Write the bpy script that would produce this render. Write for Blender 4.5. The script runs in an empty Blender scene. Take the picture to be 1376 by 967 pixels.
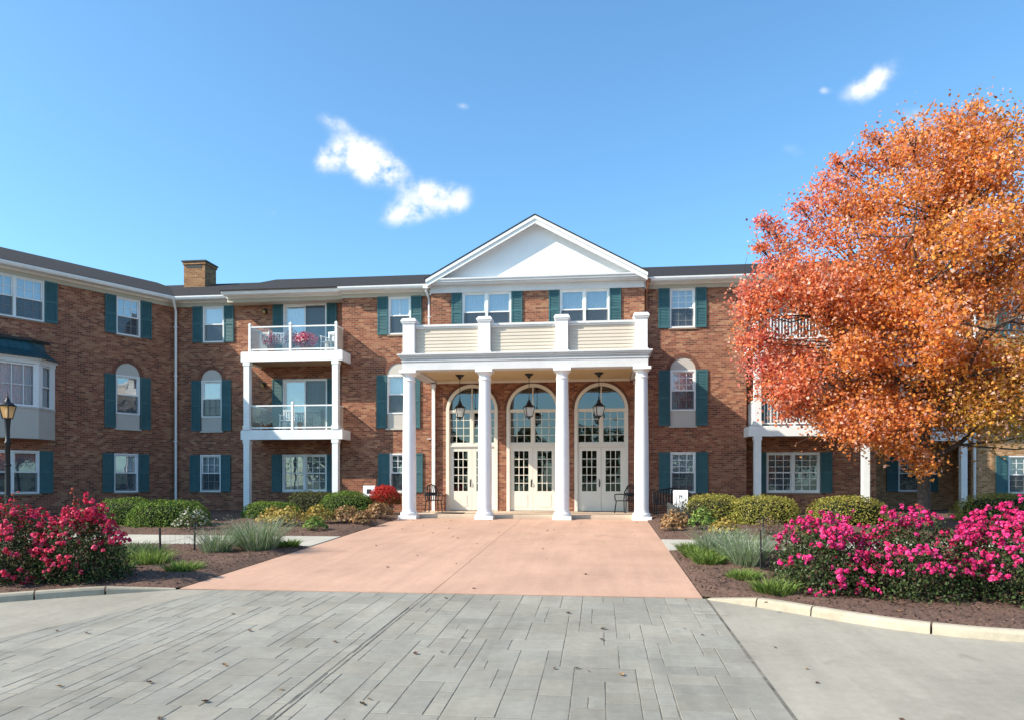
import bpy, math, random
import numpy as np
from mathutils import Vector
from mathutils.geometry import tessellate_polygon
random.seed(7)
RNG = np.random.default_rng(11)
R = math.radians
scene = bpy.context.scene
COL = scene.collection

# ------------------------------------------------------------------ helpers
def tag(o, label=None, cat=None, group=None, kind=None):
    if label: o['label'] = label
    if cat: o['category'] = cat
    if group: o['group'] = group
    if kind: o['kind'] = kind
    return o

def thing(name, label, cat, loc=(0, 0, 0), rz=0.0, group=None):
    o = bpy.data.objects.new(name, None)
    COL.objects.link(o)
    o.location = loc
    o.rotation_euler = (0, 0, rz)
    o.empty_display_size = 0.2
    return tag(o, label, cat, group)

def dup(root, loc=None, rz=None, label=None, group=None, scale=None):
    r = root.copy(); COL.objects.link(r)
    if loc is not None: r.location = loc
    if rz is not None: r.rotation_euler = (0, 0, rz)
    if scale is not None: r.scale = scale
    if label: r['label'] = label
    if group: r['group'] = group
    for ch in list(root.children):
        c = ch.copy(); COL.objects.link(c); c.parent = r
        for g in list(ch.children):
            d = g.copy(); COL.objects.link(d); d.parent = c
    return r

class Frame:
    """local axes of a wall: s along it, d outward, z up"""
    def __init__(self, ox, oy, ux, uy, flip=False, oz=0.0):
        l = math.hypot(ux, uy)
        self.o = (ox, oy, oz); self.u = (ux / l, uy / l)
        n = (self.u[1], -self.u[0])
        self.n = (-n[0], -n[1]) if flip else n
    def __call__(self, s, d, z):
        return (self.o[0] + self.u[0] * s + self.n[0] * d, self.o[1] + self.u[1] * s + self.n[1] * d, self.o[2] + z)

ID = Frame(0, 0, 1, 0, flip=True)      # s = x, d = y

class MB:
    def __init__(self): self.v = []; self.f = []; self.uv = []
    def face(self, pts, uvs=None):
        b = len(self.v); self.v += [tuple(p) for p in pts]
        self.f.append(tuple(range(b, b + len(pts))))
        self.uv.append(uvs or [(0, 0)] * len(pts))
    def box(self, F, s0, s1, d0, d1, z0, z1):
        c = [F(s, d, z) for s in (s0, s1) for d in (d0, d1) for z in (z0, z1)]
        b = len(self.v); self.v += c
        for q in ((0, 1, 3, 2), (4, 6, 7, 5), (0, 4, 5, 1), (2, 3, 7, 6), (0, 2, 6, 4), (1, 5, 7, 3)):
            self.f.append(tuple(b + i for i in q)); self.uv.append([(0, 0)] * 4)
        return self
    def prism(self, pts_a, pts_b):
        """closed solid between two matching polygons"""
        n = len(pts_a); b = len(self.v)
        self.v += [tuple(p) for p in pts_a] + [tuple(p) for p in pts_b]
        self.f.append(tuple(b + i for i in reversed(range(n)))); self.uv.append([(0, 0)] * n)
        self.f.append(tuple(b + n + i for i in range(n))); self.uv.append([(0, 0)] * n)
        for i in range(n):
            j = (i + 1) % n
            self.f.append((b + i, b + j, b + n + j, b + n + i)); self.uv.append([(0, 0)] * 4)
        return self
    def tube(self, pts, radii, n=8, cap=True):
        pts = [Vector(p) for p in pts]; b = len(self.v); k = len(pts)
        if not hasattr(radii, '__len__'): radii = [radii] * k
        ref = Vector((0.31, 0.77, 0.2)).normalized()
        for i, p in enumerate(pts):
            t = (pts[min(i + 1, k - 1)] - pts[max(i - 1, 0)]).normalized()
            a = t.cross(ref)
            if a.length < 1e-3: a = t.cross(Vector((1, 0, 0)))
            a.normalize(); c = t.cross(a)
            for j in range(n):
                an = 2 * math.pi * j / n
                self.v.append(tuple(p + (a * math.cos(an) + c * math.sin(an)) * radii[i]))
        for i in range(k - 1):
            for j in range(n):
                q = (b + i * n + j, b + i * n + (j + 1) % n, b + (i + 1) * n + (j + 1) % n, b + (i + 1) * n + j)
                self.f.append(q); self.uv.append([(0, 0)] * 4)
        if cap:
            self.f.append(tuple(b + j for j in reversed(range(n)))); self.uv.append([(0, 0)] * n)
            self.f.append(tuple(b + (k - 1) * n + j for j in range(n))); self.uv.append([(0, 0)] * n)
        return self
    def lathe(self, c, prof, n=24):
        """prof: list of (radius, z)"""
        b = len(self.v); k = len(prof)
        for r, z in prof:
            for j in range(n):
                a = 2 * math.pi * j / n
                self.v.append((c[0] + r * math.cos(a), c[1] + r * math.sin(a), c[2] + z))
        for i in range(k - 1):
            for j in range(n):
                self.f.append((b + i * n + j, b + i * n + (j + 1) % n, b + (i + 1) * n + (j + 1) % n, b + (i + 1) * n + j))
                self.uv.append([(0, 0)] * 4)
        self.f.append(tuple(b + j for j in reversed(range(n)))); self.uv.append([(0, 0)] * n)
        self.f.append(tuple(b + (k - 1) * n + j for j in range(n))); self.uv.append([(0, 0)] * n)
        return self
    def build(self, name, mat, parent=None, smooth=False, bevel=0.0, angle=40):
        me = bpy.data.meshes.new(name)
        me.from_pydata(self.v, [], self.f)
        uvl = me.uv_layers.new(name='UVMap')
        flat = [c for poly in self.uv for uv in poly for c in uv]
        uvl.data.foreach_set('uv', flat)
        me.materials.append(mat)
        if smooth:
            me.shade_smooth()
            me.set_sharp_from_angle(angle=R(angle))
        o = bpy.data.objects.new(name, me); COL.objects.link(o)
        if parent is not None: o.parent = parent
        if bevel:
            m = o.modifiers.new('edge', 'BEVEL'); m.width = bevel; m.segments = 2; m.limit_method = 'ANGLE'; m.angle_limit = R(50)
        return o

# ------------------------------------------------------------------ materials
def new_mat(name):
    m = bpy.data.materials.new(name); m.use_nodes = True
    nt = m.node_tree; nt.nodes.clear()
    return m, nt, nt.nodes, nt.links

def out_principled(nt):
    N, L = nt.nodes, nt.links
    o = N.new('ShaderNodeOutputMaterial'); p = N.new('ShaderNodeBsdfPrincipled')
    L.new(p.outputs[0], o.inputs[0])
    return o, p

def noisy(name, col, rough=0.6, amt=0.25, scale=3.0, bump=0.0, bscale=60.0, spec=0.3, detail=6, col2=None, metallic=0.0):
    m, nt, N, L = new_mat(name); o, p = out_principled(nt)
    tc = N.new('ShaderNodeTexCoord'); nz = N.new('ShaderNodeTexNoise')
    nz.inputs['Scale'].default_value = scale; nz.inputs['Detail'].default_value = detail; nz.inputs['Roughness'].default_value = 0.65
    L.new(tc.outputs['Object'], nz.inputs['Vector'])
    r = N.new('ShaderNodeValToRGB')
    a = [c * (1 - amt) for c in col]; b = [min(1, c * (1 + amt)) for c in (col2 or col)]
    r.color_ramp.elements[0].position = 0.3; r.color_ramp.elements[0].color = (*a, 1)
    r.color_ramp.elements[1].position = 0.7; r.color_ramp.elements[1].color = (*b, 1)
    L.new(nz.outputs['Fac'], r.inputs[0]); L.new(r.outputs[0], p.inputs['Base Color'])
    p.inputs['Roughness'].default_value = rough; p.inputs['Specular IOR Level'].default_value = spec
    p.inputs['Metallic'].default_value = metallic
    if bump:
        n2 = N.new('ShaderNodeTexNoise'); n2.inputs['Scale'].default_value = bscale; n2.inputs['Detail'].default_value = 4
        L.new(tc.outputs['Object'], n2.inputs['Vector'])
        bm = N.new('ShaderNodeBump'); bm.inputs['Strength'].default_value = bump; bm.inputs['Distance'].default_value = 0.01
        L.new(n2.outputs['Fac'], bm.inputs['Height']); L.new(bm.outputs[0], p.inputs['Normal'])
    return m

def brick_mat(name, cols, mortar, soldier=False):
    m, nt, N, L = new_mat(name); o, p = out_principled(nt)
    uv = N.new('ShaderNodeUVMap'); uv.uv_map = 'UVMap'
    wob = N.new('ShaderNodeTexNoise'); wob.inputs['Scale'].default_value = 2.2; wob.inputs['Detail'].default_value = 2
    L.new(uv.outputs[0], wob.inputs['Vector'])
    bt = N.new('ShaderNodeTexBrick')
    bt.inputs['Scale'].default_value = 1.0; bt.inputs['Color1'].default_value = (0, 0, 0, 1); bt.inputs['Color2'].default_value = (1, 1, 1, 1)
    bt.inputs['Mortar'].default_value = (0.5, 0.5, 0.5, 1); bt.inputs['Mortar Size'].default_value = 0.0085
    bt.inputs['Mortar Smooth'].default_value = 0.2
    bt.inputs['Brick Width'].default_value = 0.215; bt.inputs['Row Height'].default_value = 0.076
    L.new(uv.outputs[0], bt.inputs['Vector'])
    ramp = N.new('ShaderNodeValToRGB'); ramp.color_ramp.interpolation = 'LINEAR'
    el = ramp.color_ramp.elements
    while len(el) < len(cols): el.new(0.5)
    for i, (pos, c) in enumerate(cols): el[i].position = pos; el[i].color = (*c, 1)
    L.new(bt.outputs['Color'], ramp.inputs[0])
    # broad uneven tone over the wall plus grain inside each brick
    big = N.new('ShaderNodeTexNoise'); big.inputs['Scale'].default_value = 0.6; big.inputs['Detail'].default_value = 5
    L.new(uv.outputs[0], big.inputs['Vector'])
    fine = N.new('ShaderNodeTexNoise'); fine.inputs['Scale'].default_value = 14; fine.inputs['Detail'].default_value = 5
    L.new(uv.outputs[0], fine.inputs['Vector'])
    add = N.new('ShaderNodeMath'); add.operation = 'ADD'; L.new(big.outputs['Fac'], add.inputs[0]); L.new(fine.outputs['Fac'], add.inputs[1])
    mr = N.new('ShaderNodeMapRange'); mr.inputs[1].default_value = 0.7; mr.inputs[2].default_value = 1.3; mr.inputs[3].default_value = 0.72; mr.inputs[4].default_value = 1.32
    L.new(add.outputs[0], mr.inputs[0])
    mul = N.new('ShaderNodeMix'); mul.data_type = 'RGBA'; mul.blend_type = 'MULTIPLY'; mul.inputs[0].default_value = 1
    L.new(ramp.outputs[0], mul.inputs[6]); L.new(mr.outputs[0], mul.inputs[7])
    mx = N.new('ShaderNodeMix'); mx.data_type = 'RGBA'
    L.new(bt.outputs['Fac'], mx.inputs[0]); L.new(mul.outputs[2], mx.inputs[6]); mx.inputs[7].default_value = (*mortar, 1)
    L.new(mx.outputs[2], p.inputs['Base Color'])
    p.inputs['Roughness'].default_value = 0.9; p.inputs['Specular IOR Level'].default_value = 0.15
    inv = N.new('ShaderNodeMath'); inv.operation = 'SUBTRACT'; inv.inputs[0].default_value = 1.0; L.new(bt.outputs['Fac'], inv.inputs[1])
    hs = N.new('ShaderNodeMath'); hs.operation = 'MULTIPLY_ADD'; L.new(fine.outputs['Fac'], hs.inputs[0]); hs.inputs[1].default_value = 0.5; L.new(inv.outputs[0], hs.inputs[2])
    bm = N.new('ShaderNodeBump'); bm.inputs['Strength'].default_value = 0.7; bm.inputs['Distance'].default_value = 0.008
    L.new(hs.outputs[0], bm.inputs['Height']); L.new(bm.outputs[0], p.inputs['Normal'])
    return m

def leaf_mat(name, transl=0.35, rough=0.55, spec=0.25):
    m, nt, N, L = new_mat(name)
    o = N.new('ShaderNodeOutputMaterial'); p = N.new('ShaderNodeBsdfPrincipled'); t = N.new('ShaderNodeBsdfTranslucent'); mx = N.new('ShaderNodeMixShader')
    a = N.new('ShaderNodeAttribute'); a.attribute_name = 'Col'
    L.new(a.outputs['Color'], p.inputs['Base Color']); L.new(a.outputs['Color'], t.inputs['Color'])
    p.inputs['Roughness'].default_value = rough; p.inputs['Specular IOR Level'].default_value = spec
    mx.inputs[0].default_value = transl
    L.new(p.outputs[0], mx.inputs[1]); L.new(t.outputs[0], mx.inputs[2]); L.new(mx.outputs[0], o.inputs[0])
    return m

def glass_mat(name, tint=(0.8, 0.86, 0.88), refl=0.22, wav=0.02):
    m, nt, N, L = new_mat(name)
    o = N.new('ShaderNodeOutputMaterial'); tr = N.new('ShaderNodeBsdfTransparent'); gl = N.new('ShaderNodeBsdfGlossy'); mx = N.new('ShaderNodeMixShader')
    tr.inputs[0].default_value = (*tint, 1); gl.inputs['Roughness'].default_value = 0.015; gl.inputs['Color'].default_value = (0.95, 0.97, 1, 1)
    lw = N.new('ShaderNodeLayerWeight'); lw.inputs['Blend'].default_value = 0.2
    mr = N.new('ShaderNodeMapRange'); mr.inputs[1].default_value = 0; mr.inputs[2].default_value = 1; mr.inputs[3].default_value = refl; mr.inputs[4].default_value = 0.9
    L.new(lw.outputs['Fresnel'], mr.inputs[0]); L.new(mr.outputs[0], mx.inputs[0])
    tc = N.new('ShaderNodeTexCoord'); nz = N.new('ShaderNodeTexNoise'); nz.inputs['Scale'].default_value = 1.3; nz.inputs['Detail'].default_value = 1
    L.new(tc.outputs['Object'], nz.inputs['Vector'])
    bm = N.new('ShaderNodeBump'); bm.inputs['Strength'].default_value = wav; bm.inputs['Distance'].default_value = 0.3
    L.new(nz.outputs['Fac'], bm.inputs['Height']); L.new(bm.outputs[0], gl.inputs['Normal'])
    L.new(tr.outputs[0], mx.inputs[1]); L.new(gl.outputs[0], mx.inputs[2]); L.new(mx.outputs[0], o.inputs[0])
    return m

def veil_mat(name, col, alpha, rough=0.7):
    m, nt, N, L = new_mat(name)
    o = N.new('ShaderNodeOutputMaterial'); tr = N.new('ShaderNodeBsdfTransparent'); d = N.new('ShaderNodeBsdfDiffuse'); mx = N.new('ShaderNodeMixShader')
    d.inputs[0].default_value = (*col, 1); mx.inputs[0].default_value = alpha
    L.new(tr.outputs[0], mx.inputs[1]); L.new(d.outputs[0], mx.inputs[2]); L.new(mx.outputs[0], o.inputs[0])
    return m

def curtain_mat(name, col, scale, axis_blind=False):
    """pleated drape (vertical folds) or slatted blind (horizontal lines)"""
    m, nt, N, L = new_mat(name); o, p = out_principled(nt)
    uv = N.new('ShaderNodeUVMap'); uv.uv_map = 'UVMap'
    w = N.new('ShaderNodeTexWave'); w.wave_type = 'BANDS'; w.bands_direction = 'Y' if axis_blind else 'X'
    w.inputs['Scale'].default_value = scale; w.inputs['Distortion'].default_value = 0.2 if axis_blind else 2.2; w.inputs['Detail'].default_value = 2
    L.new(uv.outputs[0], w.inputs['Vector'])
    bm = N.new('ShaderNodeBump'); bm.inputs['Strength'].default_value = 0.9; bm.inputs['Distance'].default_value = 0.03
    L.new(w.outputs['Fac'], bm.inputs['Height']); L.new(bm.outputs[0], p.inputs['Normal'])
    p.inputs['Base Color'].default_value = (*col, 1); p.inputs['Roughness'].default_value = 0.85
    return m

M = {}
RED = [(0.0, (0.145, 0.054, 0.034)), (0.25, (0.22, 0.073, 0.043)), (0.5, (0.28, 0.096, 0.054)), (0.75, (0.33, 0.132, 0.073)), (1.0, (0.40, 0.20, 0.112))]
M['brick'] = brick_mat('red_brick', RED, (0.29, 0.20, 0.145))
M['brick_sunlit'] = brick_mat('sunlit_brick', [(0.0, (0.23, 0.11, 0.05)), (0.5, (0.36, 0.185, 0.085)), (1.0, (0.46, 0.27, 0.14))], (0.42, 0.32, 0.21))  # the same brick as seen in sun, its light put into the colour
M['brick_chimney'] = brick_mat('chimney_brick', [(0.0, (0.17, 0.07, 0.035)), (0.5, (0.27, 0.12, 0.055)), (1.0, (0.36, 0.19, 0.09))], (0.34, 0.24, 0.16))
M['white'] = noisy('white_paint', (0.77, 0.77, 0.76), 0.45, 0.06, 2.0, spec=0.35)
M['trim'] = noisy('white_trim', (0.69, 0.68, 0.67), 0.5, 0.09, 1.2)
M['column'] = noisy('column_paint', (0.80, 0.79, 0.79), 0.4, 0.05, 1.5)
M['entab'] = noisy('entablature_paint', (0.62, 0.61, 0.61), 0.5, 0.08, 1.0)
M['frieze'] = noisy('beige_frieze', (0.47, 0.43, 0.36), 0.6, 0.05, 1.0)
M['cream'] = noisy('cream_paint', (0.76, 0.70, 0.60), 0.45, 0.03, 1.5)
M['beige'] = noisy('beige_panel', (0.50, 0.46, 0.41), 0.6, 0.04, 1.5)
M['siding'] = noisy('beige_siding', (0.58, 0.50, 0.41), 0.55, 0.05, 1.0)
M['ceil'] = noisy('tan_ceiling', (0.62, 0.46, 0.26), 0.6, 0.05, 1.0)
M['stucco'] = noisy('white_stucco', (0.76, 0.765, 0.78), 0.7, 0.04, 1.5, bump=0.08, bscale=90)
M['shutter'] = noisy('teal_shutter', (0.045, 0.118, 0.13), 0.55, 0.15, 2.0)
M['teal_metal'] = noisy('teal_metal_roof', (0.018, 0.07, 0.085), 0.35, 0.15, 2.0, spec=0.5)
M['black'] = noisy('black_iron', (0.012, 0.012, 0.014), 0.45, 0.3, 8.0, spec=0.4)
M['shingle'] = noisy('roof_shingle', (0.026, 0.022, 0.022), 0.95, 0.45, 7.0, bump=0.5, bscale=30)
M['soffit'] = noisy('soffit_brown', (0.33, 0.21, 0.115), 0.7, 0.1, 2.0)
M['glass'] = glass_mat('window_glass', refl=0.22)
M['glass_dark'] = glass_mat('foyer_glass', (0.55, 0.56, 0.54), refl=0.13)
M['glass_bay'] = glass_mat('bay_glass', (0.86, 0.9, 0.92), refl=0.07)
M['glass_rail'] = glass_mat('rail_glass', (0.86, 0.9, 0.9), refl=0.05)
M['screen'] = veil_mat('insect_screen', (0.05, 0.055, 0.065), 0.55)
M['net'] = veil_mat('black_netting', (0.008, 0.008, 0.009), 0.62)
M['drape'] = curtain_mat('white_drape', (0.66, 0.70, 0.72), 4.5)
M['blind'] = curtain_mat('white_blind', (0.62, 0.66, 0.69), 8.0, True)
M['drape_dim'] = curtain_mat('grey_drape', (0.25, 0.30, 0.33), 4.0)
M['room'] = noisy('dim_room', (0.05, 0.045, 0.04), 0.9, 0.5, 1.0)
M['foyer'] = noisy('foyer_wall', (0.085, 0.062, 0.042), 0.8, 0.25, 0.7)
M['bark'] = noisy('tree_bark', (0.075, 0.058, 0.048), 0.95, 0.5, 14.0, bump=0.8, bscale=22)
M['twig'] = noisy('grey_twig', (0.09, 0.065, 0.05), 0.9, 0.3, 20.0)
M['steel'] = noisy('dark_post', (0.02, 0.018, 0.018), 0.6, 0.4, 20)
M['plastic'] = noisy('white_plastic', (0.75, 0.74, 0.73), 0.4, 0.02, 3)
M['terracotta'] = noisy('terracotta', (0.38, 0.15, 0.08), 0.8, 0.15, 8)
M['paper'] = noisy('white_board', (0.82, 0.82, 0.82), 0.6, 0.02, 3)
M['ink'] = noisy('dark_print', (0.02, 0.02, 0.025), 0.6, 0.05, 3)
M['cabinet'] = noisy('grey_cabinet', (0.10, 0.115, 0.125), 0.6, 0.2, 4)
M['darkstone'] = noisy('dark_stone', (0.045, 0.048, 0.048), 0.8, 0.45, 9, bump=0.5, bscale=25)
M['rubber'] = noisy('rubber_mat', (0.03, 0.022, 0.018), 0.95, 0.3, 20, bump=0.4)
M['leaf'] = leaf_mat('leaves')
M['leaf_tree'] = leaf_mat('autumn_leaves', 0.5, 0.5, 0.3)
M['petal'] = leaf_mat('petals', 0.3, 0.6, 0.2)
M['amber'] = veil_mat('amber_glass', (0.72, 0.42, 0.16), 0.6)
M['lampglass'] = veil_mat('lantern_glass', (0.85, 0.83, 0.76), 0.45)
M['bulb'] = noisy('frosted_bulb', (0.8, 0.78, 0.7), 0.4, 0.02, 3)
M['brass'] = noisy('brass', (0.35, 0.25, 0.1), 0.35, 0.1, 5, metallic=0.9)

# ------------------------------------------------------------------ ground
def gz(y): return 0.035 * max(min(y, 0.0), -45.0)

def concrete(name, col, amt, stain=0.12, jit=False):
    m, nt, N, L = new_mat(name); o, p = out_principled(nt)
    tc = N.new('ShaderNodeTexCoord')
    a = N.new('ShaderNodeTexNoise'); a.inputs['Scale'].default_value = 0.55; a.inputs['Detail'].default_value = 8; a.inputs['Roughness'].default_value = 0.6
    b = N.new('ShaderNodeTexNoise'); b.inputs['Scale'].default_value = 9; b.inputs['Detail'].default_value = 8; b.inputs['Roughness'].default_value = 0.75
    c = N.new('ShaderNodeTexNoise'); c.inputs['Scale'].default_value = 140; c.inputs['Detail'].default_value = 3
    for n in (a, b, c): L.new(tc.outputs['Object'], n.inputs['Vector'])
    s1 = N.new('ShaderNodeMath'); s1.operation = 'MULTIPLY_ADD'; L.new(b.outputs['Fac'], s1.inputs[0]); s1.inputs[1].default_value = 0.6; L.new(a.outputs['Fac'], s1.inputs[2])
    s2 = N.new('ShaderNodeMath'); s2.operation = 'MULTIPLY_ADD'; L.new(c.outputs['Fac'], s2.inputs[0]); s2.inputs[1].default_value = 0.45; L.new(s1.outputs[0], s2.inputs[2])
    mr = N.new('ShaderNodeMapRange'); mr.inputs[1].default_value = 0.7; mr.inputs[2].default_value = 1.35; mr.inputs[3].default_value = 1 - amt; mr.inputs[4].default_value = 1 + amt
    L.new(s2.outputs[0], mr.inputs[0])
    mul = N.new('ShaderNodeMix'); mul.data_type = 'RGBA'; mul.blend_type = 'MULTIPLY'; mul.inputs[0].default_value = 1
    mul.inputs[6].default_value = (*col, 1); L.new(mr.outputs[0], mul.inputs[7])
    last = mul.outputs[2]
    if jit:
        at = N.new('ShaderNodeAttribute'); at.attribute_name = 'Col'
        m2 = N.new('ShaderNodeMix'); m2.data_type = 'RGBA'; m2.blend_type = 'MULTIPLY'; m2.inputs[0].default_value = 1
        L.new(last, m2.inputs[6]); L.new(at.outputs['Color'], m2.inputs[7]); last = m2.outputs[2]
    # faint streaks along the way cars and water run
    mp = N.new('ShaderNodeMapping'); mp.inputs['Scale'].default_value = (1.6, 0.16, 1.0); L.new(tc.outputs['Object'], mp.inputs['Vector'])
    st = N.new('ShaderNodeTexNoise'); st.inputs['Scale'].default_value = 1.5; st.inputs['Detail'].default_value = 7; st.inputs['Roughness'].default_value = 0.7; L.new(mp.outputs[0], st.inputs['Vector'])
    sr = N.new('ShaderNodeMapRange'); sr.inputs[1].default_value = 0.32; sr.inputs[2].default_value = 0.68; sr.inputs[3].default_value = 0.89; sr.inputs[4].default_value = 1.07; L.new(st.outputs['Fac'], sr.inputs[0])
    m4 = N.new('ShaderNodeMix'); m4.data_type = 'RGBA'; m4.blend_type = 'MULTIPLY'; m4.inputs[0].default_value = 1; L.new(last, m4.inputs[6]); L.new(sr.outputs[0], m4.inputs[7]); last = m4.outputs[2]
    # sparse darker blotches of old spills
    v = N.new('ShaderNodeTexNoise'); v.inputs['Scale'].default_value = 1.7; v.inputs['Detail'].default_value = 6; v.inputs['Distortion'].default_value = 0.6
    L.new(tc.outputs['Object'], v.inputs['Vector'])
    vr = N.new('ShaderNodeMapRange'); vr.inputs[1].default_value = 0.60; vr.inputs[2].default_value = 0.78; vr.inputs[3].default_value = 0; vr.inputs[4].default_value = stain * 2
    L.new(v.outputs['Fac'], vr.inputs[0])
    m3 = N.new('ShaderNodeMix'); m3.data_type = 'RGBA'; L.new(vr.outputs[0], m3.inputs[0]); L.new(last, m3.inputs[6]); m3.inputs[7].default_value = (col[0] * 0.5, col[1] * 0.48, col[2] * 0.45, 1)
    L.new(m3.outputs[2], p.inputs['Base Color']); p.inputs['Roughness'].default_value = 0.88; p.inputs['Specular IOR Level'].default_value = 0.2
    bm = N.new('ShaderNodeBump'); bm.inputs['Strength'].default_value = 0.6; bm.inputs['Distance'].default_value = 0.014 if jit else 0.006
    L.new(s2.outputs[0], bm.inputs['Height']); L.new(bm.outputs[0], p.inputs['Normal'])
    return m

M['apron'] = concrete('grey_concrete', (0.322, 0.29, 0.238), 0.24, stain=0.26)
M['paver'] = concrete('stamped_concrete', (0.275, 0.255, 0.216), 0.30, stain=0.25, jit=True)
M['joint'] = noisy('dark_joint', (0.14, 0.125, 0.10), 0.95, 0.75, 3.5)
M['pink'] = concrete('pink_concrete', (0.49, 0.30, 0.215), 0.17, stain=0.14)
M['pathc'] = concrete('path_concrete', (0.43, 0.40, 0.34), 0.12)
M['curb'] = concrete('curb_concrete', (0.40, 0.345, 0.262), 0.32, stain=0.35)
M['porch'] = concrete('porch_concrete', (0.60, 0.45, 0.33), 0.1)
M['mulch'] = noisy('bark_mulch', (0.075, 0.045, 0.032), 0.98, 0.6, 26, bump=1.0, bscale=40, detail=8, col2=(0.13, 0.075, 0.055))
M['earth'] = noisy('lawn_earth', (0.07, 0.09, 0.035), 0.98, 0.4, 4, bump=0.5)

def sheet(name, x0, x1, ys, mat, dz, kind='structure', nx=1):
    mb = MB()
    for i in range(len(ys) - 1):
        for k in range(nx):
            xa = x0 + (x1 - x0) * k / nx; xb = x0 + (x1 - x0) * (k + 1) / nx
            mb.face([(xa, ys[i], gz(ys[i]) + dz), (xb, ys[i], gz(ys[i]) + dz), (xb, ys[i + 1], gz(ys[i + 1]) + dz), (xa, ys[i + 1], gz(ys[i + 1]) + dz)])
    return tag(mb.build(name, mat), kind=kind)

sheet('ground', -400, 400, [-400, -45, 0, 400], M['earth'], -0.06)
sheet('concrete_road', -60, 60, [-70, -45, -13.47], M['apron'], 0.0)

def slab_box(mb, x0, x1, y0, y1, dz0, dz1):
    pa = [(x0, y0, gz(y0) + dz0), (x1, y0, gz(y0) + dz0), (x1, y1, gz(y1) + dz0), (x0, y1, gz(y1) + dz0)]
    pb = [(x0, y0, gz(y0) + dz1), (x1, y0, gz(y0) + dz1), (x1, y1, gz(y1) + dz1), (x0, y1, gz(y1) + dz1)]
    mb.prism(pa, pb)

# pink driveway in two lanes with tooled joints
sheet('driveway_base', -4.25, 4.08, [-13.46, -6, 0.14], M['joint'], 0.0)
mb = MB()
slab_box(mb, -4.25, -0.076, -13.455, 0.13, 0.002, 0.014)
cuts = [-13.455, -10.15, -7.06, -3.6, 0.13]
for a, b in zip(cuts[:-1], cuts[1:]): slab_box(mb, -0.064, 4.08, a + 0.002, b - 0.002, 0.002, 0.014)
tag(mb.build('pink_driveway', M['pink']), kind='structure')

# stamped paver field: random ashlar slabs
def paver_field():
    un = 0.152
    y_top, y_bot = -13.475, -26.5
    nx = int((4.12 + 6.0) / un); ny = int((y_top - y_bot) / un)
    occ = np.zeros((nx, ny), bool)
    rnd = random.Random(3)
    verts, faces, cols = [], [], []
    x_left = 4.122 - nx * un
    for j in range(ny):
        for i in (range(nx) if j % 2 else range(nx - 1, -1, -1)):
            if occ[i, j]: continue
            opts = [(2, 2), (2, 3), (3, 3), (2, 3), (1, 2), (3, 2), (2, 4), (4, 3), (3, 4), (2, 2), (3, 2), (2, 3)]
            rnd.shuffle(opts)
            for w, h in opts + [(1, 1)]:
                if not j % 2 and i - w + 1 >= 0: i0 = i - w + 1
                else: i0 = i
                if i0 + w > nx or j + h > ny: continue
                if occ[i0:i0 + w, j:j + h].any(): continue
                break
            else: w, h, i0 = 1, 1, i
            i_ = i0
            occ[i_:i_ + w, j:j + h] = True
            g = 0.0012 + (rnd.random() ** 2) * 0.0034
            gy = 0.003 + rnd.random() ** 2 * 0.005
            x0 = x_left + i_ * un + g; x1 = x_left + (i_ + w) * un - g
            y1 = y_top - j * un - gy; y0 = y_top - (j + h) * un + gy
            # keep to the field's slanting left border
            lim = lambda y: -3.60 + (y + 13.5) * 0.287
            if x1 < lim(y0) + 0.01: continue
            e = 0.005; dz = 0.0075 + rnd.uniform(-0.001, 0.001)
            tl = lambda x, y, d: (max(x, lim(y) + 0.004), y, gz(y) + d)
            jj = lambda: rnd.uniform(-0.003, 0.003)
            top = [tl(x0 + e + jj(), y0 + e, dz), tl(x1 - e + jj(), y0 + e, dz), tl(x1 - e + jj(), y1 - e, dz), tl(x0 + e + jj(), y1 - e, dz)]
            bot = [tl(x0, y0, 0.003), tl(x1, y0, 0.003), tl(x1, y1, 0.003), tl(x0, y1, 0.003)]
            b = len(verts); verts += bot + top
            faces += [(b + 4, b + 5, b + 6, b + 7)] + [(b + k, b + (k + 1) % 4, b + 4 + (k + 1) % 4, b + 4 + k) for k in range(4)]
            c = rnd.uniform(0.90, 1.08); t = rnd.uniform(-0.015, 0.015)
            cols += [(c + t, c, c - t, 1)] * 8
    me = bpy.data.meshes.new('paved_forecourt'); me.from_pydata(verts, [], faces)
    ca = me.color_attributes.new('Col', 'FLOAT_COLOR', 'POINT'); ca.data.foreach_set('color', [v for c in cols for v in c])
    me.materials.append(M['paver'])
    o = bpy.data.objects.new('paved_forecourt', me); COL.objects.link(o)
    tag(o, kind='structure')
    mb = MB()
    mb.face([(-3.59, -13.47, gz(-13.47) + 0.004), (-7.35, -26.6, gz(-26.6) + 0.004), (4.14, -26.6, gz(-26.6) + 0.004), (4.14, -13.47, gz(-13.47) + 0.004)])
    tag(mb.build('paving_joint', M['joint']), kind='structure')
paver_field()
# dark expansion joints in the concrete beside the field
mb = MB()
mb.face([(x, y, gz(y) + 0.0046) for x, y in ((-3.605, -13.47), (-7.36, -26.6), (-7.335, -26.6), (-3.585, -13.47))])
for a, b in (((4.13, -13.47), (4.13, -26.6)), ):
    mb.face([(a[0] - 0.004, a[1], gz(a[1]) + 0.0042), (a[0] + 0.020, a[1], gz(a[1]) + 0.0042), (b[0] + 0.020, b[1], gz(b[1]) + 0.0042), (b[0] - 0.004, b[1], gz(b[1]) + 0.0042)])
for xj, wj in ((-0.09, 0.007), (-0.15, 0.0045)):
    mb.face([(xj - wj, -13.47, gz(-13.47) + 0.0105), (xj + wj, -13.47, gz(-13.47) + 0.0105), (xj + wj - 0.02, -26.5, gz(-26.5) + 0.0105), (xj - wj - 0.02, -26.5, gz(-26.5) + 0.0105)])
tag(mb.build('road_joint', M['joint']), kind='structure')

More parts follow.
